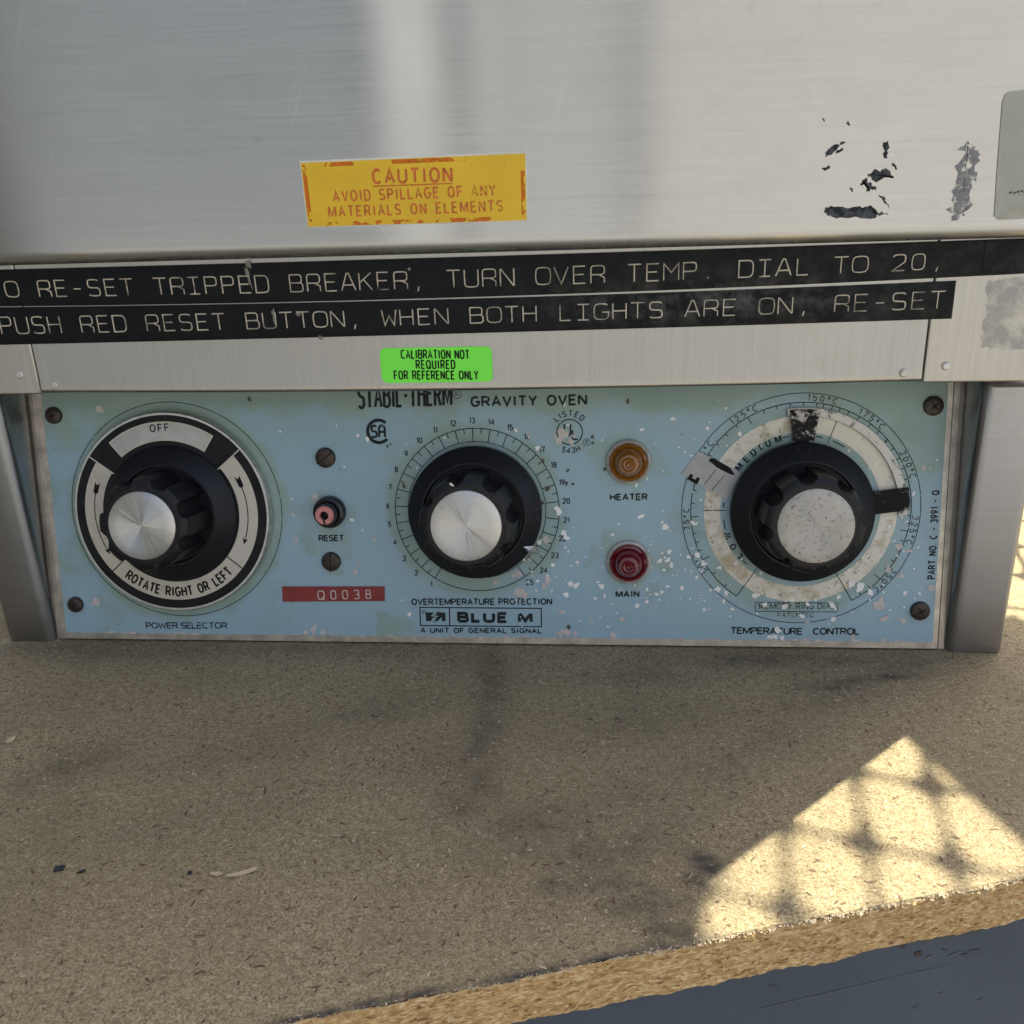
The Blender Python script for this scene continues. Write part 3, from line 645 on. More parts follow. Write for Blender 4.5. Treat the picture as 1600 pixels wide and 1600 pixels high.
chip_thing('wood_shaving', 'splinter', (-0.13397, -0.05895), .0034, .0020, 1.2, 'pale curled wood shaving on the board below the left leg', 'shaving', .35)

# ------------------------------------------------------------------ the oven
oven = bpy.data.objects.new('gravity_oven', None); COL.objects.link(oven); oven.empty_display_size = .05
tag(oven, 'stainless steel laboratory oven with a light blue control panel and three black knobs', 'oven')
TILT = 0.2013410; YB, ZB = 0.0016629, 0.0029938
st_, ct_ = math.sin(TILT), math.cos(TILT)
PF = Matrix(((1, 0, 0, 0), (0, st_, -ct_, YB), (0, ct_, st_, ZB), (0, 0, 0, 1)))
YS = -0.0071746; YD = YS-.006; HS = 0.0914
# frames whose local x,y are world x,z and local z points out of the front
VF = lambda y: Matrix(((1, 0, 0, 0), (0, 0, -1, y), (0, 1, 0, 0), (0, 0, 0, 1)))

# cabinet body, added black sheets that block light leaking behind the panel
b = MB('cabinet'); b.box((-.1703, YS+.003, .0945), (.1703, .30, .52)); b.build('cabinet_body', oven, uv=(0, 2), bevel=.0006)
b = MB('leak_black'); b.box((-.1515, .0335, .001), (.1515, .036, .094)); b.box((-.1515, .0045, .0895), (.1515, .034, .0935)); b.build('leak_blocker', oven)
# door with a rolled lower lip
d = MB('door'); prof = []
for i in range(9): a = R(90*i/8); prof.append((YD+.0046-.0046*math.cos(R(90)-a) if False else YD+.0046*(1-math.sin(a)), .1318+.0046*(1-math.cos(a)) if False else .1318+.0046*(1-math.cos(a))))
# profile from the underside round to the front face
prof = [(YD+.030, .1318)]+[(YD+.0046*(1-math.sin(R(a))), .1318+.0046*(1-math.cos(R(a)))) for a in range(0, 91, 9)]+[(YD, .145), (YD, .52), (YD+.02, .52)]
NX = 40; vs = []
for i in range(NX+1):
    x = -.1613+.3226*i/NX
    for y, z in prof: vs.append((x, y+.00018*mnoise.noise(Vector((x*9, z*3, 2))), z+.0011*x if z < .14 else z))
k = len(prof); d.add(vs, [[i*k+j, (i+1)*k+j, (i+1)*k+j+1, i*k+j+1] for i in range(NX) for j in range(k-1)])
d.add([(-.1613, YD+.03, .1316), (-.1613, YD, .138), (-.1613, YD, .52), (-.1613, YD+.03, .52)], [[0, 1, 2, 3]])
d.add([(.1613, YD+.03, .1316), (.1613, YD, .138), (.1613, YD, .52), (.1613, YD+.03, .52)], [[3, 2, 1, 0]])
door = d.build('door', oven, uv=(0, 2), smooth=40)

# front strip with a hemmed, slightly bowed lower lip
def zlow(x): return HS+.065*x*x
d = MB('strip'); NX = 48; vs = []; prof = [(.012, .0)]+[(.0012*(1-math.sin(R(a))), .0012*(1-math.cos(R(a)))) for a in range(0, 91, 15)]+[(0.0, .0030), (.00022, .0035), (.00022, .0480)]
for i in range(NX+1):
    x = -.1317+.2634*i/NX
    for y, z in prof: vs.append((x, YS+y, zlow(x)+z))
k = len(prof); d.add(vs, [[i*k+j, (i+1)*k+j, (i+1)*k+j+1, i*k+j+1] for i in range(NX) for j in range(k-1)])
d.build('front_strip', oven, uv=(0, 2), smooth=40)
for sx in (-1, 1):
    d = MB('strip'); x0, x1 = sorted((sx*.1321, sx*.1673)); d.box((x0, YS, .0921), (x1, .05, .1400)); d.build('corner_strip', oven, uv=(0, 2), bevel=.0006)
for x, z in ((-0.13768, 0.09835), (-0.12726, 0.09476), (0.12662, 0.09505), (0.13796, 0.09692)):
    d = MB('bezel'); d.lathe([(.00135, -.0003), (.00125, .0003), (.0008, .00062), (.0004, .0006), (0, .00055)], (x, z), 20); d.build('rivet', oven, VF(YS))

# base sides: folded sheet with rounded corners, front face, inner return, outer side
for sx in (-1, 1):
    d = MB('leg'); a, bb = .15191, .16937; r = .0036; pl = [(a, .0335)]
    for i in range(9): t = R(180+90*i/8); pl.append((a+r+r*math.cos(t), r+r*math.sin(t)))
    for i in range(7): t = R(270+90*i/6); pl.append((bb-.002+.002*math.cos(t), .002+.002*math.sin(t)))
    pl.append((bb, .30)); Z = [0.0, .0008, .02, .05, .08, .0885, .0893]; vs = []
    for z in Z:
        ins = .0010 if z > .089 else (.0004 if z == 0 else 0.0)
        for x, y in pl: vs.append((sx*x, y+ins, z))
    k = len(pl); fs = [[i*k+j, i*k+j+1, (i+1)*k+j+1, (i+1)*k+j] for i in range(len(Z)-1) for j in range(k-1)]
    if sx < 0: fs = [f[::-1] for f in fs]
    d.add(vs, fs)
    cap = [(sx*p[0], p[1]+.001, .0893) for p in pl]; d.add(cap, [list(range(k)) if sx > 0 else list(range(k))[::-1]])
    d.build('leg', oven, uv=(0, 2), smooth=50)

for sx in (-1, 1):
    d = MB('trim'); xa, xb = sorted((sx*.15005, sx*.15260)); d.slab([(xa, -.0028), (xb, -.0028), (xb, .0900), (xa, .0900)], -.0045, -.0012); d.build('leg_flange', oven, PF, bevel=.0003)
# ---- control panel -------------------------------------------------
C1, C2, C3 = (-.103896, .043714), (-.000418, .043714), (.104291, .043714)
RD1, RD2, RD3 = .037116, .027369, .037543
STC = [(C1, .036, .75), (C2, .0285, .62), (C3, .034, .55), ((0.04955, 0.05986), .011, .50), ((0.04965, 0.02666), .011, .50), ((-0.05007, 0.04352), .008, .45), ((-0.05023, 0.03227), .009, .55), ((-0.05061, 0.06174), .005, .45), ((-0.14323, 0.01041), .006, .35), ((0.14335, 0.01063), .007, .4), ((-0.14400, 0.07677), .012, .6), ((0.14374, 0.07678), .02, .6), ((0.06575, 0.04107), .012, .42), ((0.06171, 0.03252), .014, .38), ((0.05562, 0.00852), .012, .34), ((-0.07586, 0.00959), .010, .45), ((-0.06509, 0.03669), .010, .42), ((-0.02902, 0.00205), .006, .5), ((0.12214, 0.00262), .008, .4), ((-0.02216, 0.06475), .012, .45), ((0.02445, 0.07689), .01, .4)]
def stain(co):
    x, v = co.x, co.y; s = .0
    for (cx, cy), r, k in STC:
        q = math.hypot(x-cx, v-cy)/r
        if r < .02: q += .75*mnoise.noise(Vector((x*130, v*130, 4)))+.4*mnoise.noise(Vector((x*330, v*330, 4)))
        if q < 1.25: s = max(s, k*min(1, (1.25-q)/.25))
    top = max(0, min(1, (v-.066)/.016)); s = max(s, .78*top)
    if x < -.110: s = max(s, .42*min(1, (-.110-x)/.02)+.15*top)
    if x > .120: s = max(s, .5*min(1, (x-.120)/.02)*min(1, max(0, (v-.03)/.03)))
    return s+.16*mnoise.noise(Vector((x*55, v*55, 1)))
cp = MB('trim', 'paint', 'chip_white', 'chip_pink', 'chip_dark')
W2 = .1480; T2 = .1496
cp.slab([(-T2, -.0022), (T2, -.0022), (T2, .093), (-T2, .093)], -.0012, -.00012, 0)
nx, ny = 260, 82; vs = [(-W2+2*W2*i/nx, .093*j/ny+(.00025*mnoise.noise(Vector((i*.9, 3, 0))) if j == 0 else 0), 0.0) for j in range(ny+1) for i in range(nx+1)]
cp.add(vs, [[j*(nx+1)+i, j*(nx+1)+i+1, (j+1)*(nx+1)+i+1, (j+1)*(nx+1)+i] for j in range(ny) for i in range(nx)], 1)
cp.add([(-W2, 0, 0), (W2, 0, 0), (W2, 0, -.0002), (-W2, 0, -.0002)], [[0, 3, 2, 1]], 1)
CH = 1.6e-4
def chip(u, r, mi=2, asp=1.0, ang=0.0):   # r in pixels of the photo at about 0.213 mm each
    cp.blob(u, r*.000180, CH, mi, asp, ang, rnd.random()*50, rough=.34)
BIG = [((0.02852, 0.06939), 9, 3), ((0.02704, 0.06690), 7, 3), ((0.03098, 0.06646), 6, 3), ((0.02660, 0.04387), 6.5, 2), ((0.02561, 0.03027), 0, 2), ((0.02842, 0.03613), 5.5, 2), ((0.02946, 0.03440), 5, 2), ((0.02246, 0.03374), 6, 3), ((0.02033, 0.03308), 4, 2), ((0.01311, 0.02212), 7, 3), ((0.00529, 0.01920), 4.5, 3), ((0.01782, 0.02148), 3.5, 3), ((0.01343, 0.01593), 10, 3), ((0.01513, 0.01483), 6, 3), ((0.02272, 0.01975), 7, 3), ((0.02162, 0.01776), 5, 3), ((0.02887, 0.01493), 5.5, 2), ((0.03188, 0.01826), 5, 2), ((0.03061, 0.01891), 5, 2), ((0.03295, 0.01893), 3, 2), ((0.02753, 0.00915), 5, 3), ((0.01727, 0.06844), 4, 3), ((0.01313, 0.07036), 3.5, 2), ((0.02014, 0.06445), 4, 2),
       ((-0.05507, 0.04856), 6, 3), ((-0.06273, 0.04243), 3.5, 3), ((-0.04274, 0.04066), 3.5, 2), ((-0.06560, 0.07063), 2.5, 2), ((-0.04445, 0.05870), 2, 2), ((-0.03919, 0.03693), 2, 2), ((-0.03537, 0.03407), 4, 3), ((-0.06235, 0.03403), 4, 3), ((-0.04254, 0.02227), 5, 3), ((-0.04128, 0.02541), 3, 3), ((-0.03621, 0.06783), 4, 2), ((-0.03938, 0.06913), 3, 2), ((-0.12789, 0.07876), 6.5, 3), ((-0.13562, 0.01117), 7, 3), ((-0.02435, 0.00778), 4, 2), ((-0.06094, 0.00124), 5, 3), ((-0.05820, 0.00173), 6, 3), ((-0.05483, 0.00131), 5, 3), ((-0.05192, 0.00088), 3.5, 3), ((0.02681, 0.00154), 4.5, 3), ((0.02918, 0.00224), 6, 3), ((0.03176, 0.00160), 4, 3), ((0.04779, 0.00668), 5, 3), ((0.04439, 0.00107), 5, 3),
       ((0.05381, 0.07020), 3.5, 2), ((0.06354, 0.07360), 3.5, 2), ((0.05355, 0.04171), 4.5, 2), ((0.06145, 0.03809), 5.5, 2), ((0.04440, 0.03550), 2.6, 2), ((0.06298, 0.02994), 4, 2), ((0.05989, 0.02691), 4.5, 2), ((0.06260, 0.02714), 4.5, 2), ((0.06365, 0.02542), 4, 2), ((0.05265, 0.01159), 4, 2), ((0.05580, 0.01293), 3.5, 2), ((0.04080, 0.01810), 5.5, 2), ((0.04672, 0.01682), 2.5, 3), ((0.06708, 0.01762), 3.5, 2), ((0.06248, 0.01824), 3, 2), ((0.05578, 0.01710), 3, 2), ((0.05873, 0.01559), 3, 2), ((0.07191, 0.02868), 5, 2), ((0.07423, 0.02589), 5, 2), ((0.06923, 0.02824), 3.5, 2), ((0.07894, 0.01726), 5, 2), ((0.08165, 0.01641), 3.5, 2), ((0.07202, 0.02134), 3, 2), ((0.08088, 0.01335), 3, 2), ((0.07449, 0.07043), 3, 2), ((0.07285, 0.04719), 2.5, 2), ((0.07051, 0.03958), 5, 2), ((0.08478, 0.06849), 4, 2), ((0.07942, 0.02462), 2.5, 2),
       ((0.13080, 0.01246), 10, 3), ((0.13223, 0.00794), 6, 3), ((0.13831, 0.00735), 6, 3), ((0.13563, 0.03205), 6, 3), ((0.13888, 0.03059), 4, 3), ((0.14194, 0.05728), 4, 3), ((0.13928, 0.04890), 3, 2), ((0.14652, 0.01814), 6, 3), ((0.13694, 0.02213), 5, 3), ((0.13284, 0.02423), 5, 3), ((0.12429, 0.01821), 8, 2), ((0.12141, 0.01948), 6, 2), ((0.12758, 0.01673), 5, 2), ((0.11563, 0.01233), 5, 2), ((0.11754, 0.01515), 4, 2), ((0.10617, 0.00856), 4, 2), ((0.09851, 0.00367), 6, 2), ((0.11622, 0.00757), 4, 2), ((0.10053, 0.01156), 5, 2), ((0.09435, 0.01216), 4, 2), ((0.10788, 0.01249), 4, 2), ((0.12259, 0.00153), 5, 3), ((0.09610, 0.00123), 4, 2), ((0.09796, 0.00125), 4.5, 2), ((0.10004, 0.00105), 3.5, 2), ((0.09096, 0.01539), 5, 2), ((0.08453, 0.02615), 3, 2)]
for u, r, mi in BIG:
    if r: chip(u, r, mi, rnd.uniform(.8, 1.35), rnd.uniform(0, 3))
    if r > 4: chip((u[0]+rnd.gauss(0, r*.00016), u[1]+rnd.gauss(0, r*.00016)), r*.5, mi)
for k in range(360):   # fine spatter, thicker towards the right-hand dial
    c, s = rnd.choice((((.066, .020), .012), ((.078, .022), .012), ((.105, .010), .016), ((.131, .020), .010), ((.128, .045), .012), ((.035, .022), .014), ((.055, .045), .03), ((.075, .060), .015), ((-.03, .05), .05), ((.05, .012), .02)))
    u = (rnd.gauss(c[0], s), rnd.gauss(c[1], s*.75))
    if abs(u[0]) < .146 and .001 < u[1] < .08: chip(u, rnd.uniform(.5, 2.1)*(1 if rnd.random() < .75 else 1.7), 2 if rnd.random() < .72 else 3, rnd.uniform(.7, 1.4), rnd.uniform(0, 3))
for k in range(70):    # worn lower paint edge
    x = rnd.uniform(-.147, .147); chip((x, rnd.uniform(-.0002, .0006)), rnd.uniform(1.2, 4), 3, rnd.uniform(1.2, 2.2), 0)
for u, r in (((0.03802, 0.06786), 3.5), ((0.03801, 0.06598), 2.6), ((0.04929, 0.07927), 4), ((0.02986, 0.05703), 3), ((0.02941, 0.05281), 3), ((0.03150, 0.05259), 2.5), ((0.02310, 0.05092), 5), ((0.02157, 0.04644), 3), ((0.02175, 0.06024), 3.5), ((0.04192, 0.05739), 3), ((-0.02459, 0.05215), 4), ((-0.02964, 0.06544), 2.5), ((-0.07539, 0.08136), 4), ((0.02984, 0.00382), 4), ((-0.04602, 0.05784), 1.6), ((-0.02854, 0.06607), 2), ((0.06644, 0.06844), 1.5), ((0.12999, 0.06568), 2)):
    chip(u, r, 4, rnd.uniform(.7, 1.0), rnd.uniform(-.4, .4))
panel = cp.build('control_panel', oven, PF, smooth=0, attrs={'stain': stain}, bevel=0)

# printing on the panel
lt = MB('ink', 'ink_thin', 'ink_faded')
text(lt, 'POWER SELECTOR', (-0.11822, 0.00189), (-0.08896, 0.00221), .0020, .00044, mi=1, wf=1.5)
text(lt, 'RESET', (-0.05439, 0.03338), (-0.04596, 0.03350), .0018, .00048, wf=1.3)
text(lt, 'HEATER', (0.04377, 0.04725), (0.05559, 0.04733), .0018, .00052, wf=1.35)
text(lt, 'MAIN', (0.04566, 0.01451), (0.05306, 0.01467), .0018, .00052, wf=1.35)
text(lt, 'GRAVITY OVEN', (-0.00115, 0.07831), (0.03601, 0.07851), .0029, .00070, wf=1.3, space=.7)
text(lt, 'OVERTEMPERATURE PROTECTION', (-0.02334, 0.01129), (0.02412, 0.01179), .0019, .00047, wf=1.2)
text(lt, 'BLUE M', (-0.00747, 0.00557), (0.01714, 0.00559), .0028, .00110, font=BLOCK, wf=1.75, gap=.36)
text(lt, 'A UNIT OF GENERAL SIGNAL', (-0.02061, 0.00146), (0.02055, 0.00170), .0015, .00042, wf=1.5)
text(lt, 'TEMPERATURE', (0.08340, 0.00229), (0.10639, 0.00222), .0020, .00048, mi=0, wf=1.4)
text(lt, 'CONTROL', (0.11009, 0.00227), (0.12459, 0.00243), .0020, .00048, mi=0, wf=1.4)
text(lt, 'MEMORY RING DIAL', (0.09233, 0.01072), (0.11650, 0.01093), .0019, .00030, mi=2, wf=1.05)
text(lt, 'PATENTED', (0.09838, 0.00805), (0.10987, 0.00816), .0014, .00026, mi=2, wf=1.15)
text(lt, 'PART NO. C - 3991 - Q', (0.14733, 0.02134), (0.14704, 0.04990), .0020, .00044, wf=.85)
# STABIL-THERM in tall brush letters whose heads run up behind the strip
text(lt, 'STABIL-THERM', (-0.03851, 0.07820), (-0.00786, 0.07880), .0074, .00092, wf=.42, gap=.16, jitter=.02, slant=.03)
def reg(c, r, w=.0002):
    circle(lt, c, r, w, 6e-5, 0, n=32); lt.ribbon([(c[0]-r*.3, c[1]-r*.5), (c[0]-r*.3, c[1]+r*.55), (c[0]+r*.2, c[1]+r*.5), (c[0]+r*.3, c[1]+r*.2), (c[0]+r*.1, c[1]), (c[0]-r*.3, c[1])], w, 6e-5); lt.ribbon([(c[0], c[1]), (c[0]+r*.4, c[1]-r*.5)], w, 6e-5)
reg((-0.00587, 0.08220), .0014); reg((0.03615, 0.06621), .0011); reg((-0.01946, 0.00873), .0007, .00013)
# certification marks
c = (-0.03265, 0.07034); circle(lt, (c[0]+.0004, c[1]), .0037, .0011, 6e-5, 0, 133, 401)
put(lt, lambda x, y: (c[0]-.0020+x*.0030, c[1]-.0019+y*.0038), BLOCK['S'][1], 0, 1.0, .00075, 6e-5, 0)
put(lt, lambda x, y: (c[0]+.0005+x*.0031, c[1]-.0019+y*.0038), [[(0, 0), (0, .75), (.18, 1), (.5, 1), (.62, .8), (.62, 0)], [(0, .45), (.62, .45)]], 0, 1, .00075, 6e-5, 0)
c = (0.03059, 0.06958); circle(lt, c, .0041, .00038, 6e-5, 0)
lt.ribbon([(c[0]-.0017, c[1]+.0026), (c[0]-.0017, c[1]-.0002)]+[(c[0]-.0007+.001*math.cos(R(a)), c[1]-.0002+.001*math.sin(R(a))) for a in range(180, 361, 30)]+[(c[0]+.0003, c[1]+.0026)], .00055, 6e-5)
lt.ribbon([(c[0]+.0009, c[1]+.0006), (c[0]+.0009, c[1]-.0024), (c[0]+.0026, c[1]-.0024)], .00055, 6e-5)
atext(lt, 'LISTED', c, .0052, -50, 48, .0017, .00034, wf=1.05); atext(lt, '543H', c, .0069, 202, 150, .0017, .00034, inside=True)
# maker's box
bx0, by0 = -.0207, .0039; bx1, by1 = .0206, .0103
lt.ribbon([(bx0, by0), (bx1, by0), (bx1, by1), (bx0, by1)], .00040, 6e-5, closed=True); lt.ribbon([(-.0106, by0), (-.0106, by1)], .0004, 7.5e-5)
lx, ly = -.0188, .0055
lt.poly([(lx, ly), (lx+.0018, ly), (lx+.0026, ly+.0017), (lx+.0017, ly+.0017), (lx+.0029, ly+.0031), (lx, ly+.0031)][::1], 6e-5)
lt.poly([(lx+.0068, ly+.0031), (lx+.0042, ly+.0031), (lx+.0034, ly+.0019), (lx+.0045, ly+.0019), (lx+.0032, ly), (lx+.0041, ly), (lx+.0055, ly+.0015), (lx+.0055, ly), (lx+.0068, ly)], 6e-5)
lt.ribbon([(lx+.0046, ly+.0036), (lx+.0022, ly+.0012), (lx+.0040, ly+.0014), (lx+.0026, ly-.0005)], .00030, 9e-5)
# memory ring dial box
q0 = (0.09111, 0.00995); q1 = (0.11743, 0.01300); lt.ribbon([(q0[0], q0[1]), (q1[0], q0[1]), (q1[0], q1[1]), (q0[0], q1[1])], .00024, 6e-5, mi=1, closed=True)
# rings and scales
circle(lt, C1, RD1, .00026, 6e-5, 1); circle(lt, C2, RD2, .00030, 6e-5, 0); circle(lt, C2, .0230, .00026, 6e-5, 1)
for i in range(49):
    a = -147.5+292.2*i/48
    lt.ribbon([pol(C2, .0230 if i % 2 == 0 else .0257, a), pol(C2, RD2, a)], .00030, 6e-5, 0)
    if i % 2 == 0: ctext(lt, str(i//2+1), pol(C2, .0299, a), .00165, .00036)
circle(lt, C3, RD3, .00026, 6e-5, 1); circle(lt, C3, .0346, .00030, 6e-5, 0, -146, 149.6)
for a in (-146, 149.6): lt.ribbon([pol(C3, .0346, a), pol(C3, .0305, a)], .0003, 6e-5)
LAB = [(-118.3, '50'), (-93.6, '75'), (-58, '100'), (-29.7, '125'), (10.4, '150'), (37, '175'), (67, '200'), (101.4, '225'), (131, '250')]
for a, t in LAB: atext(lt, t+'oC.', C3, .0352, a-8.3*(1 if len(t) == 3 else .8), a+8.3*(1 if len(t) == 3 else .8), .0018, .00031, wf=1.1, mi=1)
tk = [-137.5, -128, -118.3, -113, -108, -103, -98, -93.6, -86, -79, -72, -64, -58, -51, -44, -37, -29.7, -21, -14, -7, 0, 7, 10.4, 15, 19, 24, 30, 37, 43, 49, 55, 61, 67, 73, 79, 84, 88, 93, 97, 101.4, 107, 113, 119, 125, 131, 138, 144]
for a in tk: lt.ribbon([pol(C3, .0346, a), pol(C3, .0322 if any(abs(a-l) < .1 for l in (-118.3, -93.6, -29.7, 101.4, 131)) else .0334, a)], .00028, 6e-5)
atext(lt, 'MEDIUM', C3, .0232, -56, -16, .0020, .00052, wf=1.05); atext(lt, 'LOW', C3, .0232, -130, -108, .0019, .00050, wf=1.1)
for a0, a1 in ((-62, -58), (-15, -10), (10, 15), (23, 33), (-105, -97), (-138, -132), (-88, -84)): circle(lt, C3, .0242, .0004, 6e-5, 0, a0, a1)
lettering = lt.build('lettering', panel, smooth=0)
lettering['label'] = 'black printed scales, names and marks on the blue panel'

# screws
def screw(u, r, cross, ang, slots=True, label=None):
    s = MB('screw', 'slot'); n = 40
    s.lathe([(r, 0), (r*1.0, .0005), (r*.93, .0011), (r*.7, .0015), (r*.4, .00165), (0, .0017)], (0, 0), n)
    def bar(l, w, a):
        ca, sa = math.cos(a), math.sin(a); s.slab([(x*ca-y*sa, x*sa+y*ca) for x, y in ((-l, -w), (l, -w), (l, w), (-l, w))], .0006, .00173, 1)
    if cross: bar(r*.45, r*.10, ang); bar(r*.10, r*.45, ang)
    else: bar(r*.985, r*.055, ang)
    o = s.build('screw', oven, PF @ Matrix.Translation((u[0], u[1], .0001)))
    if label: o['label'] = label
screw((-0.14400, 0.07677), .0029, True, .3); screw((-0.14323, 0.01041), .0028, True, .1); screw((0.14374, 0.07678), .0031, True, .7); screw((0.14335, 0.01063), .0031, True, .5)
screw((-0.05061, 0.06174), .0034, False, .62, label='larger slotted brown screw above the reset button'); screw((-0.05056, 0.02626), .0033, False, 1.54, label='larger slotted brown screw below the reset button')

# reset button
u = (-0.04996, 0.04352)
s = MB('bushing'); s.lathe([(.0054, 0), (.0054, .0022), (.0050, .0030), (.0042, .0034), (.0036, .0032), (.0036, .0060), (.0033, .0066), (.0018, .0066), (.0018, .0046), (0, .0046)], (0, 0), 56)
rb = s.build('reset_button', oven, PF @ Matrix.Translation((u[0], u[1], 0))); rb['label'] = 'black reset button with a pink ring on its face'
s = MB('pink', 'slot'); s.lathe([(.0031, .0063), (.0031, .0076), (.0028, .0080), (.0015, .0080), (.0015, .0068)], (0, 0), 40)
s.slab([(-.0002, -.0031), (.0004, -.0031), (.0002, -.0012), (-.0004, -.0012)], .0070, .00808, 1); s.build('button_ring', rb)

# pilot lamps
def lamp(u, lm, bm_, label):
    s = MB('bezel'); s.lathe([(.00735, 0), (.00735, .0006), (.0071, .0014), (.0066, .0018), (.0061, .0014), (.00595, .0004), (.0058, .0001)], (0, 0), 64)
    bz = s.build('pilot_lamp', oven, PF @ Matrix.Translation((u[0], u[1], .0001))); bz['label'] = label
    pr = [(.0060, .0002), (.0060, .0022)]
    for i in range(11):
        t = i/10; rr = .0058*(1-t); h = .0022+.0050*math.sqrt(max(0, 1-(rr/.0046)**2)) ; pr.append((rr, h+(.00026 if i % 2 else -.00020)))
    s = MB(lm); s.lathe(pr, (0, 0), 64); s.build('lens', bz, smooth=60)
    s = MB(bm_); s.lathe([(.0022, .0004), (.0022, .0030), (.0016, .0040), (.0007, .0045), (0, .0046)], (0, 0), 32); s.build('bulb', bz, smooth=60)
lamp((0.04955, 0.05976), 'amber', 'bulb_amber', 'amber pilot lamp marked HEATER'); lamp((0.04965, 0.02644), 'red', 'bulb_red', 'red pilot lamp marked MAIN')

# dial plate of the power selector
s = MB('silver', 'dial_black', 'dial_cream', 'dial_window', 'ink_solid'); c = (0, 0); h0 = .0040; ro = -2.2
RP = .03416
s.lathe([(RP, .0002), (RP, h0-.0004), (RP-.0003, h0), (.020, h0), (.020, .0002)], c, 128, 0)
s.sector(c, .0205, RP-.0010, 0, 360, h0+.00004, h0+.00010, 1)
s.sector(c, .0238, .0302, 52+ro, 308+ro, h0+.00012, h0+.00018, 2)
for a in (52+ro, 308+ro):
    p0, p1 = pol(c, .0226, a), pol(c, RP-.0010, a); s.ribbon([p0, p1], .00042, h0+.00022, 2)
s.sector(c, .0246, .0310, -37+ro, 35+ro, h0+.00012, h0+.00018, 2); s.sector(c, .0251, .0305, -35.8+ro, 33.8+ro, h0+.0002, h0+.00026, 3)
for a in (129, 228): s.ribbon([pol(c, .0238, a), pol(c, .0302, a)], .0004, h0+.0002, 4)
# arrows that run down each side, feather at the top
for sg, a0, a1 in ((1, 71+ro, 111+ro), (-1, -71+ro, -115+ro)):
    rr = .0268; circle(s, c, rr, .00034, h0+.0002, 4, a0, a1)
    p = pol(c, rr, a1); q = R(a1); tdir = (math.cos(q)*sg, -math.sin(q)*sg); nd = (math.sin(q), math.cos(q))
    s.poly([(p[0]+tdir[0]*.0022, p[1]+tdir[1]*.0022), (p[0]+nd[0]*.0009, p[1]+nd[1]*.0009), (p[0]+tdir[0]*.0004, p[1]+tdir[1]*.0004), (p[0]-nd[0]*.0009, p[1]-nd[1]*.0009)], h0+.00023, 4)
    p = pol(c, rr, a0); q = R(a0); tdir = (math.cos(q)*sg, -math.sin(q)*sg); nd = (math.sin(q), math.cos(q))
    f = lambda t, n_: (p[0]+tdir[0]*t+nd[0]*n_, p[1]+tdir[1]*t+nd[1]*n_)
    s.poly([f(.0012, 0), f(.0006, .0008), f(-.0030, .0009), f(-.0020, 0), f(-.0030, -.0009), f(.0006, -.0008)], h0+.00023, 4)
plate = s.build('dial_plate', oven, PF @ Matrix.Translation((C1[0], C1[1], 0)), smooth=20); plate['label'] = 'black and cream power selector dial plate'
s = MB('ink_solid'); text(s, 'OFF', (-.0046, .0276), (.0018, .0279), .0023, .00042, h0+.0003, wf=1.1); s.build('lettering', plate, smooth=0); s = MB('ink_solid')
atext(s, 'ROTATE RIGHT OR LEFT', c, .0288, 219, 136, .0030, .00066, h0+.00023, wf=.78, inside=True, gap=.25, space=.5); s.build('lettering', plate, smooth=0)

# temperature ring: painted ring on the panel, then the movable memory ring with its tabs
s = MB('cream', 'cream_clean', 'ink_thin'); s.sector((0, 0), .0252, .0304, 96, 358, .00004, .0001, 0); s.sector((0, 0), .0252, .0304, -2, 96, .00004, .00011, 1)
for a in (-90, 20, -146, 149.6): s.ribbon([pol((0, 0), .0232, a), pol((0, 0), .0306, a)], .00026, .00016, 2)
tr = s.build('temperature_ring', oven, PF @ Matrix.Translation((C3[0], C3[1], 0)), smooth=20); tr['label'] = 'grimy cream band around the temperature knob'
s = MB('ring_silver', 'tab', 'tab_dark'); s.sector((0, 0), .0305, .0330, -9, 93, .0008, .0014, 0)
s.sector((0, 0), .0208, .0326, -8, 8.5, .0014, .0019, 1); q = lambda t, n_: (t*math.sin(R(83))+n_*math.cos(R(83)), t*math.cos(R(83))-n_*math.sin(R(83))); s.slab([q(.0212, -.0036), q(.0336, -.0036), q(.0337, .0010), q(.0334, .0038), q(.0212, .0038)], .0014, .0019, 2)
mr = s.build('memory_ring', oven, PF @ Matrix.Translation((C3[0], C3[1], 0)), smooth=20); mr['label'] = 'worn silver memory ring with two black tabs'

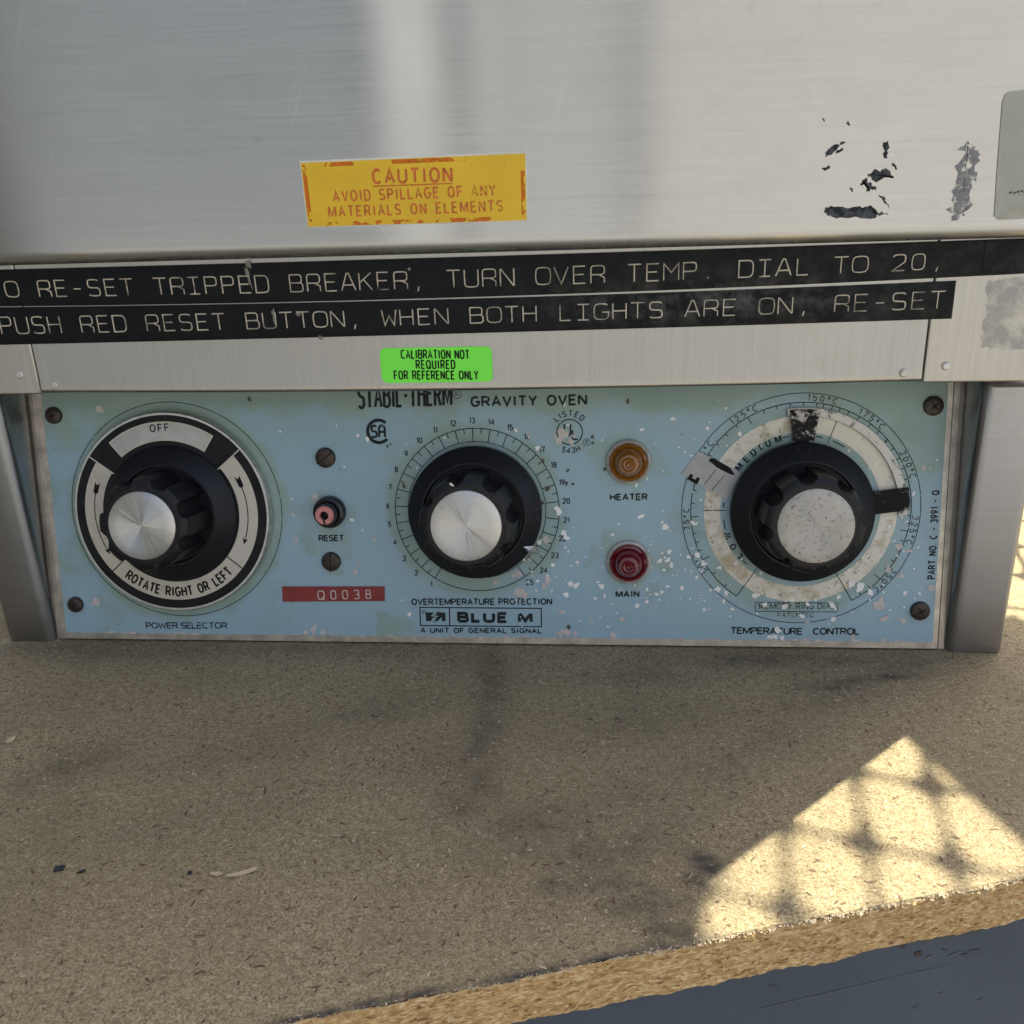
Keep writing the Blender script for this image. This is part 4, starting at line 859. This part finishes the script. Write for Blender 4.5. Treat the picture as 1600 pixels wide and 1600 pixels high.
# three knobs
def knob(c, rs, cap, rc, label, na, hs_=.0052, tall=.0258, pointer=None):
    s = MB('skirt', 'chip_dark', 'cap_worn')
    for q in range(16):
        rr = rnd.uniform(.0176, rs-.0008); t = rnd.uniform(0, 6.28); hz = .0088-(rr-.0172)*(.0036/(rs-.0176))+.00006; l = rnd.uniform(.0004, .0016); tw = rnd.uniform(0, 3.1)
        s.add([(rr*math.cos(t)+l*a_*math.cos(tw)-b_*math.sin(tw), rr*math.sin(t)+l*a_*math.sin(tw)+b_*math.cos(tw), hz+.00004*abs(a_)) for a_, b_ in ((-.5, 0), (0, -.00007), (.5, 0), (0, .00007))], [[0, 1, 2, 3]], 1)
    s.lathe([(rs, .0022), (rs, hs_-.0004), (rs-.0004, hs_), (.0172, .0088), (.0166, .0088), (.0162, .0070), (.0100, .0066)], (0, 0), 128)
    if pointer is not None: s.lathe([(.0190, .0003), (.0190, .0022)], (0, 0), 64)
    kb = s.build('control_knob', oven, PF @ Matrix.Translation((c[0], c[1], 0)), smooth=30); kb['label'] = label
    RG = .0149; notch = [R(na+45*i) for i in range(8)]
    def rad(t, r):
        if r < .0125: return r
        rr = r
        for a in notch:
            dl = (t-a+math.pi) % (2*math.pi)-math.pi
            if abs(dl) < .4:
                Dn, rho = .0156, .0030; q = rho*rho-(Dn*math.sin(dl))**2
                if q > 0: rr = min(rr, Dn*math.cos(dl)-math.sqrt(q))
        return rr
    s = MB('knob'); s.lathe([(.0153, .0066), (.0150, tall-.0028), (.0146, tall-.0014), (.0136, tall-.0006), (.0124, tall-.0004), (.01235, tall-.0006), (rc+.0001, tall-.0006), (rc+.0001, tall-.0012)], (0, 0), 288, 0, rad); (s.mats.append('silver'), s.blob((-.0040, .0128), .00050, tall-.00035, 1, 1.6, -.6, 5)) if pointer else None; s.build('grip', kb, smooth=35)
    s = MB(cap); s.lathe([(rc, tall-.0014), (rc, tall-.0002), (rc-.0003, tall), (rc*.7, tall-.00006), (rc*.35, tall-.0001), (.0004, tall-.00012), (0, tall-.00012)], (0, 0), 96); s.build('cap', kb, smooth=35)
    return kb
k1 = knob(C1, .0229, 'cap_clean', .01098, 'left power selector knob with a clean spun cap', 20)
k2 = knob(C2, .0219, 'cap_mid', .01098, 'middle overtemperature knob with a speckled cap', -32, pointer=1)
k3 = knob(C3, .0224, 'cap_worn', .01122, 'right temperature knob with a pitted grey cap', 100)
s = MB('silver'); p = lambda r, dn: (r*math.sin(R(123.7))+dn*math.cos(R(123.7)), r*math.cos(R(123.7))-dn*math.sin(R(123.7)))
s.add([(*p(.0188, -.0013), .0063), (*p(.0188, .0013), .0063), (*p(.0222, .0016), .0046), (*p(.0254, 0), .0024), (*p(.0222, -.0016), .0046), (*p(.0215, 0), .0064), (*p(.0188, 0), .0072)], [[6, 1, 2, 5], [0, 6, 5, 4], [5, 2, 3], [4, 5, 3]])
s.build('pointer', k2, smooth=0)

# ---- stuck-on labels ------------------------------------------------
# paper tape on the temperature scale
Pq = [(0.07168, 0.06304), (0.06650, 0.05559), (0.08121, 0.04738), (0.08528, 0.05571), (0.07321, 0.06262)]
s = MB('paper', 'ink_solid'); s.slab([Pq[0], Pq[1], Pq[2], ((Pq[2][0]*.25+Pq[3][0]*.75), (Pq[2][1]*.25+Pq[3][1]*.75)+.0002), Pq[3], (Pq[3][0]-.0012, Pq[3][1]+.0012)], .0001, .00046, 0)
s.blob((0.07916, 0.05824), .0021, .00052, 1, 2.0, -.55, 3, rough=.2); s.ribbon([(0.06986, 0.05558), (0.06907, 0.05433), (0.07133, 0.05307), (0.07192, 0.05453)], .0011, .00052, 1)
s.ribbon([(0.07736, 0.05700), (0.07379, 0.05222)], .00022, .00052, 1); s.ribbon([(0.08003, 0.05512), (0.07626, 0.05033)], .00022, .00052, 1)
pt_ = s.build('paper_tape', oven, PF, smooth=0); pt_['label'] = 'grey paper tape stuck across the temperature scale'
# red embossed tape
s = MB('redtape'); r0, r1, r2, r3 = (-0.06821, 0.01740), (-0.03257, 0.01763), (-0.03268, 0.01256), (-0.06843, 0.01205); s.slab([r0, r1, r2, r3], .0001, .0005)
rt = s.build('label_tape', oven, PF, smooth=0, bevel=.0001); rt['label'] = 'red embossed tape reading Q0038'
EMB = ((-.5, 0.0), (-.28, .00016), (.28, .00016), (.5, 0.0))
s = MB('emboss_white'); text(s, 'Q0038', (-0.05576, 0.01295), (-0.03742, 0.01343), .0030, .00036, .00050, font=MONO, wf=1.05, prof=EMB); s.build('lettering', rt, smooth=0)

# black embossed tapes on the strip, bent a little as they were pressed on
def bend(x, a, b, c): return a+b*x+c*x*x
def fit3(p): 
    (x0, y0), (x1, y1), (x2, y2) = p
    c = ((y2-y0)/(x2-x0)-(y1-y0)/(x1-x0))/(x2-x1); b = (y1-y0)/(x1-x0)-c*(x0+x1); return y0-b*x0-c*x0*x0, b, c
mid_l = fit3([(-0.13898, 0.11943), (0.01568, 0.11904), (0.13703, 0.12092)])
top_l = fit3([(-0.12633, 0.13028), (0.01612, 0.13056), (0.14514, 0.13150)])
bot_l = fit3([(-0.14181, 0.10790), (-0.03012, 0.10853), (0.13818, 0.11039)])
row1b = fit3([(-0.13901, 0.11934), (0.01569, 0.11913), (0.14648, 0.12182)])
def tape(x0, x1, lo, hi, h, mats=('tape', 'nick'), scuff=None, nicks=(), label=None):
    s = MB(*mats); n = 90; vs = []
    for i in range(n+1):
        x = x0+(x1-x0)*i/n; a, b = bend(x, *lo), bend(x, *hi)
        for f, z in ((0, 0), (0, h-.0001), (.02, h), (.35, h), (.65, h), (.98, h), (1, h-.0001), (1, 0)): vs.append((x+rnd.uniform(-.00015, .00015)*(i in (0, n)), a+(b-a)*f, z))
    s.add(vs, [[i*8+j, (i+1)*8+j, (i+1)*8+j+1, i*8+j+1] for i in range(n) for j in range(7)]+[[7, 6, 5, 4, 3, 2, 1, 0], [n*8+j for j in range(8)]])
    for c, r, asp, ang in nicks: s.blob(c, r*.72, h+.00008, 1, asp, ang, rnd.random()*40, rough=.5)
    o = s.build('label_tape', oven, VF(YS), smooth=30, attrs={'scuff': scuff or (lambda co: .1)}); o['label'] = label; return o
def scf(co):
    a = math.exp(-(((co.x-.066)/.035)**2+((co.y-.1165)/.0055)**2)); b_ = .35*math.exp(-((co.x-.12)/.05)**2); return min(1, .04+.9*a+b_*.5)
row1 = tape(-.1664, .1452, (row1b[0]+.0002, row1b[1], row1b[2]), top_l, .00042, scuff=scf, nicks=(((-0.06079, 0.12651), .0017, .45, .15), ((-0.06027, 0.13014), .0013, .9, 0), ((-0.01336, 0.12756), .0006, 1, 0)), label='upper black embossed tape, RE-SET TRIPPED BREAKER line')
row2 = tape(-.1664, (0.13768, 0.11578)[0], bot_l, (mid_l[0]-.0002, mid_l[1], mid_l[2]), .00042, scuff=scf, nicks=(((-0.05464, 0.11505), .0017, .5, .1), ((-0.04725, 0.11547), .0009, 1.2, 0), ((-0.04150, 0.10855), .0009, 1, 0)), label='lower black embossed tape, PUSH RED RESET BUTTON line')
row1e = tape(.1440, .1664, (row1b[0]+.0002, row1b[1], row1b[2]), top_l, .00060, scuff=lambda co: .25, label='short blank black tape at the right end of the upper tape')
def dymo(t, par, x_first, x_last, lo, hi, y0, y1):
    s = MB('emboss'); n = len(t)
    for i, ch in enumerate(t):
        if ch == ' ': continue
        xc = x_first+(x_last-x_first)*i/(n-1); w, stk = MONO[ch]; a, b = bend(xc, *lo), bend(xc, *hi)
        base = a+(b-a)*y0; hh = (b-a)*(y1-y0); sl = (bend(xc+.003, *lo)-bend(xc-.003, *lo))/.006; ww = .0040/.64
        put(s, lambda X, Y: (xc+(X-w/2)*ww, base+Y*hh+sl*(X-w/2)*ww), stk, 0, 1.0, .00038+rnd.uniform(-.00005, .00004), .00041+rnd.uniform(-.00002, .0), 0, EMB)
    return s.build('lettering', par, smooth=0)
xR = (-0.12359, 0.12480)[0]; x2 = (0.12193, 0.12601)[0]; p1_ = (x2-xR)/48
dymo('TO RE-SET TRIPPED BREAKER, TURN OVER TEMP. DIAL TO 20,', row1, xR-3*p1_, xR+50*p1_, row1b, top_l, .27, .69)
xP = (-0.13825, 0.11323)[0]; xT = (0.13333, 0.11517)[0]
dymo('PUSH RED RESET BUTTON, WHEN BOTH LIGHTS ARE ON, RE-SET', row2, xP, xT, bot_l, mid_l, .29, .73)

# green calibration sticker
q0 = (-0.02429, 0.09434); q1 = (0.00914, 0.10481)
s = MB('green'); s.slab(rrect(q0[0]+.0001, q0[1]-.0001, q1[0], q1[1], .0018), .00001, .00014)
gs = s.build('calibration_sticker', oven, VF(YS), smooth=0); gs['label'] = 'bright green sticker reading CALIBRATION NOT REQUIRED'
s = MB('ink_solid'); kw = dict(font=BLOCK, wf=.66, gap=.24, space=.45)
text(s, 'CALIBRATION NOT', (-0.01776, 0.10173), (0.00236, 0.10131), .0024, .00043, .0002, **kw)
text(s, 'REQUIRED', (-0.01349, 0.09857), (-0.00200, 0.09840), .0024, .00043, .0002, **kw)
text(s, 'FOR REFERENCE ONLY', (-0.02030, 0.09546), (0.00470, 0.09511), .0024, .00043, .0002, **kw); s.build('lettering', gs, smooth=0)

# yellow caution sticker
D4 = [(-0.04008, 0.15781), (0.02160, 0.15817), (0.02156, 0.14043), (-0.03992, 0.14036)]
s = MB('yellow_edge', 'yellow', 'orange_edge'); s.slab(D4, 0, .00012, 0)
ins = lambda p, q, a, b: (p[0]+a, p[1]+b)
Y4 = [(D4[0][0]+.0002, D4[0][1]-.0005), (D4[1][0]-.0004, D4[1][1]-.0005), (D4[2][0]-.0005, D4[2][1]+.0002), (D4[3][0]+.0002, D4[3][1]+.0002)]
s.slab(Y4, .0001, .00018, 1)
def lerp(a, b, t): return (a[0]+(b[0]-a[0])*t, a[1]+(b[1]-a[1])*t)
for (a, b), (t0, t1), off in (((0, 1), (.02, .80), (0, -.0007)), ((3, 2), (.06, .84), (0, .0006)), ((0, 3), (.03, .92), (.0008, 0)), ((1, 2), (.25, .95), (-.0008, 0))):
    A, B = lerp(Y4[a], Y4[b], t0), lerp(Y4[a], Y4[b], t1); s.ribbon([(A[0]+off[0], A[1]+off[1]), (B[0]+off[0], B[1]+off[1])], .0011, .00021, 2)
cs = s.build('caution_sticker', oven, VF(YD), smooth=0); cs['label'] = 'worn yellow sticker with orange CAUTION lettering'
s = MB('orange_ink'); kw = dict(font=FONT, gap=.26, space=.5)
text(s, 'CAUTION', (-0.02026, 0.15150), (0.00115, 0.15132), .0034, .00072, .00023, wf=1.0, **kw)
s.ribbon([(-0.02043, 0.15067), (0.00129, 0.15074)], .00036, .00022)
text(s, 'AVOID SPILLAGE OF ANY', (-0.03175, 0.14710), (0.01277, 0.14734), .0026, .00050, .00023, wf=.90, **kw)
text(s, 'MATERIALS ON ELEMENTS', (-0.03344, 0.14308), (0.01451, 0.14330), .0026, .00050, .00023, wf=.90, **kw); s.build('lettering', cs, smooth=0)

# what other labels left behind on the door
s = MB('residue', 'residue_grey')
def rough_poly(pts, z, mi, amp=.0004, sub=9):
    out = []
    n = len(pts)
    for i in range(n):
        for k in range(sub):
            q = lerp(pts[i], pts[(i+1) % n], k/sub); e = amp*(1.6*mnoise.noise(Vector((q[0]*900, q[1]*900, mi)))+.9*rnd.uniform(-1, 1)); f2 = amp*(1.6*mnoise.noise(Vector((q[0]*900, q[1]*900, 9)))+.9*rnd.uniform(-1, 1))
            out.append((q[0]+e, q[1]+f2))
    s.slab(out, .00002, .00012, mi)
rough_poly([(0.10005, 0.14001), (0.10040, 0.14178), (0.10666, 0.14144), (0.11187, 0.14161), (0.11298, 0.14028), (0.11632, 0.13954), (0.11342, 0.13914), (0.11283, 0.13850), (0.10193, 0.13914)], 0, 0, .00028)
rough_poly([(0.11010, 0.14995), (0.11198, 0.15051), (0.11517, 0.15072), (0.11649, 0.14880), (0.11414, 0.14824), (0.11194, 0.14768)], 0, 0, .00040)
rough_poly([(0.10837, 0.14779), (0.11027, 0.14820), (0.11209, 0.14608), (0.11069, 0.14549)], 0, 0, .00045)
rough_poly([(0.11355, 0.14445), (0.11491, 0.14376), (0.11648, 0.14115), (0.11540, 0.14215)], 0, 0, .00022)
rough_poly([(0.11340, 0.15715), (0.11450, 0.15727), (0.11472, 0.15355), (0.11371, 0.15405)], 0, 0, .00032)
for u, r, a in (((0.09964, 0.15530), .0009, .5), ((0.10117, 0.15634), .0009, .6), ((0.09947, 0.15139), .0006, .2), ((0.10236, 0.15552), .0006, .6), ((0.10403, 0.16208), .0004, 2.4), ((0.11652, 0.15162), .0004, 2.4), ((0.11707, 0.15098), .0003, 2), ((0.10644, 0.14578), .0004, 2), ((0.10301, 0.15736), .0004, .4), ((0.09789, 0.16321), .0003, 2.2)): s.blob(u, r, .0001, 0, 1.5, a, rnd.random()*30, rough=.6)
rough_poly([(0.13300, 0.15571), (0.13547, 0.15608), (0.13683, 0.15404), (0.13724, 0.14751), (0.13680, 0.14119), (0.13552, 0.13866), (0.13274, 0.13778), (0.13152, 0.14103), (0.13245, 0.14766)], 0, 1, .0007)
dr = s.build('label_residue', door, VF(YD-.00002), smooth=0); dr['label'] = 'dark and grey glue left by torn labels'
s = MB('label', 'residue', 'trim'); L4 = [(0.14314, 0.13812), (0.14128, 0.16566), (0.14246, 0.16813)]
s.slab([L4[0], ((L4[0][0]+L4[1][0])/2-.0001, (L4[0][1]+L4[1][1])/2), L4[1], ((0.14165, 0.16742)), L4[2], (.1585, L4[2][1]+.0008), (.1585, L4[0][1]-.0006), (L4[0][0]+.0012, L4[0][1]-.0009)], .00002, .0002, 0)
for k in range(26): s.blob((.1462+k*.00042, .1436+rnd.uniform(-.0007, .0007)), rnd.uniform(.0001, .0003), .00024, 1, 1, 0, k)
s.build('faded_label', oven, VF(YD), smooth=0)['label'] = 'faded grey rounded label at the right of the door'
s = MB('glue'); A_ = [(0.14569, 0.12029), (0.15537, 0.12144), (0.15809, 0.10332), (0.15158, 0.10108), (0.14656, 0.10262), (0.14672, 0.11155)]
out = []
for i in range(len(A_)):
    for k in range(10):
        q = lerp(A_[i], A_[(i+1) % len(A_)], k/10); out.append((q[0]+.0005*rnd.uniform(-1, 1), q[1]+.0005*rnd.uniform(-1, 1)))
out = [(p[0]+(0.012 if p[0] > .152 else 0), p[1]) for p in out]
s.poly(out, .00006); s.build('glue_residue', oven, VF(YS), smooth=0)['label'] = 'whitish glue patch below the blank tape'

# ------------------------------------------------------------------ wire mesh fence beside the oven that throws the lattice of shade
N_ = AZ; T_ = Vector((AZ.y, -AZ.x, 0)); DF = .31; TE = math.tan(SUN_EL)
def tz(px, py): return (px*T_.x+py*T_.y, (DF-(px*N_.x+py*N_.y))*TE)      # where a sun ray to a board point crosses the fence
def fw(t, z, o=0.0): return (N_.x*(DF+o)+T_.x*t, N_.y*(DF+o)+T_.y*t, z)
fence = bpy.data.objects.new('wire_fence', None); COL.objects.link(fence); fence.location = fw(.2, -.8)
tag(fence, 'galvanised wire mesh fence with added sun-blocking timbers standing to the right of the oven', 'fence')
bpy.context.view_layer.update(); INV = fence.matrix_world.inverted()
n0 = Vector(tz(.1048, -.0920)); na = Vector(tz(.1048+.0190, -.0920-.0060))-n0; nb = Vector(tz(.1048+.0031, -.0920+.0288))-n0
TMIN, TMAX, ZMIN, ZMAX = -.02, .34, .02, .62
s = MB('wire')
def clip(p, dv):
    ts = [-1e3, 1e3]
    for q, e, lo, hi in ((p.x, dv.x, TMIN, TMAX), (p.y, dv.y, ZMIN, ZMAX)):
        if abs(e) < 1e-9:
            if not lo < q < hi: return None
            continue
        a, b = sorted(((lo-q)/e, (hi-q)/e)); ts = [max(ts[0], a), min(ts[1], b)]
    return ts if ts[1] > ts[0] else None
for j in range(-24, 25):
    for base, dv, o in ((n0+nb*j, na, .0), (n0+na*j, nb, .0012)):
        c_ = clip(base, dv)
        if c_: p, q = base+dv*c_[0], base+dv*c_[1]; s.tube([fw(p.x, p.y, o), fw(q.x, q.y, o)], .0009, 6)
for i in range(-20, 21):
    for j in range(-20, 21):
        p = n0+na*i+nb*j
        if TMIN < p.x < TMAX and ZMIN < p.y < ZMAX:
            for dv, o in ((na, 0.0), (nb, .0012)):   # wire thickens towards every twist
                s.tube([fw(p.x+dv.x*f, p.y+dv.y*f, o) for f in (-.42, -.26, -.12, 0, .12, .26, .42)], [.0009, .0013, .0022, .0030, .0022, .0013, .0009], 6)
            s.tube([fw(p.x-.0042, p.y+.003), fw(p.x-.002, p.y+.001), fw(p.x+.002, p.y-.001), fw(p.x+.0042, p.y-.003)], [.0014, .0036, .0036, .0014], 8)
o = s.build('wire_mesh', fence, smooth=60); o.matrix_local = INV
def beam(name, P4, th=.012, off=.006):  # unseen boards added to block sun beside the lit patch
    s = MB('wood'); Q = [tz(*p) for p in P4]; n = len(Q)
    f0 = [Vector(fw(t, z))+SUN*off for t, z in Q]; vs = [tuple(p) for p in f0]+[tuple(p+SUN*th) for p in f0]
    s.add(vs, [list(range(n)), list(range(n, 2*n))[::-1]]+[[i, (i+1) % n, n+(i+1) % n, n+i] for i in range(n)])
    o = s.build(name, fence, smooth=0); o.matrix_local = INV; return o
beam('sun_blocker', [(.1120, -.0090), (.1780, -.1880), (.2520, -.1500), (.1830, .0270)])['label'] = 'wide added timber rail'
beam('sun_blocker', [(.0628, -.1000), (.0610, -.2300), (-.0300, -.2300), (-.0300, -.1000)])['label'] = 'upper added timber rail'
for t in (-.012, .345):
    s = MB('wood'); a = fw(t-.015, 0, .02); P = [fw(t-.015, 0, .02)[:2], fw(t+.015, 0, .02)[:2], fw(t+.015, 0, .05)[:2], fw(t-.015, 0, .05)[:2]]; s.slab(P, -.80, .64); o = s.build('post', fence, smooth=0); o.matrix_local = INV
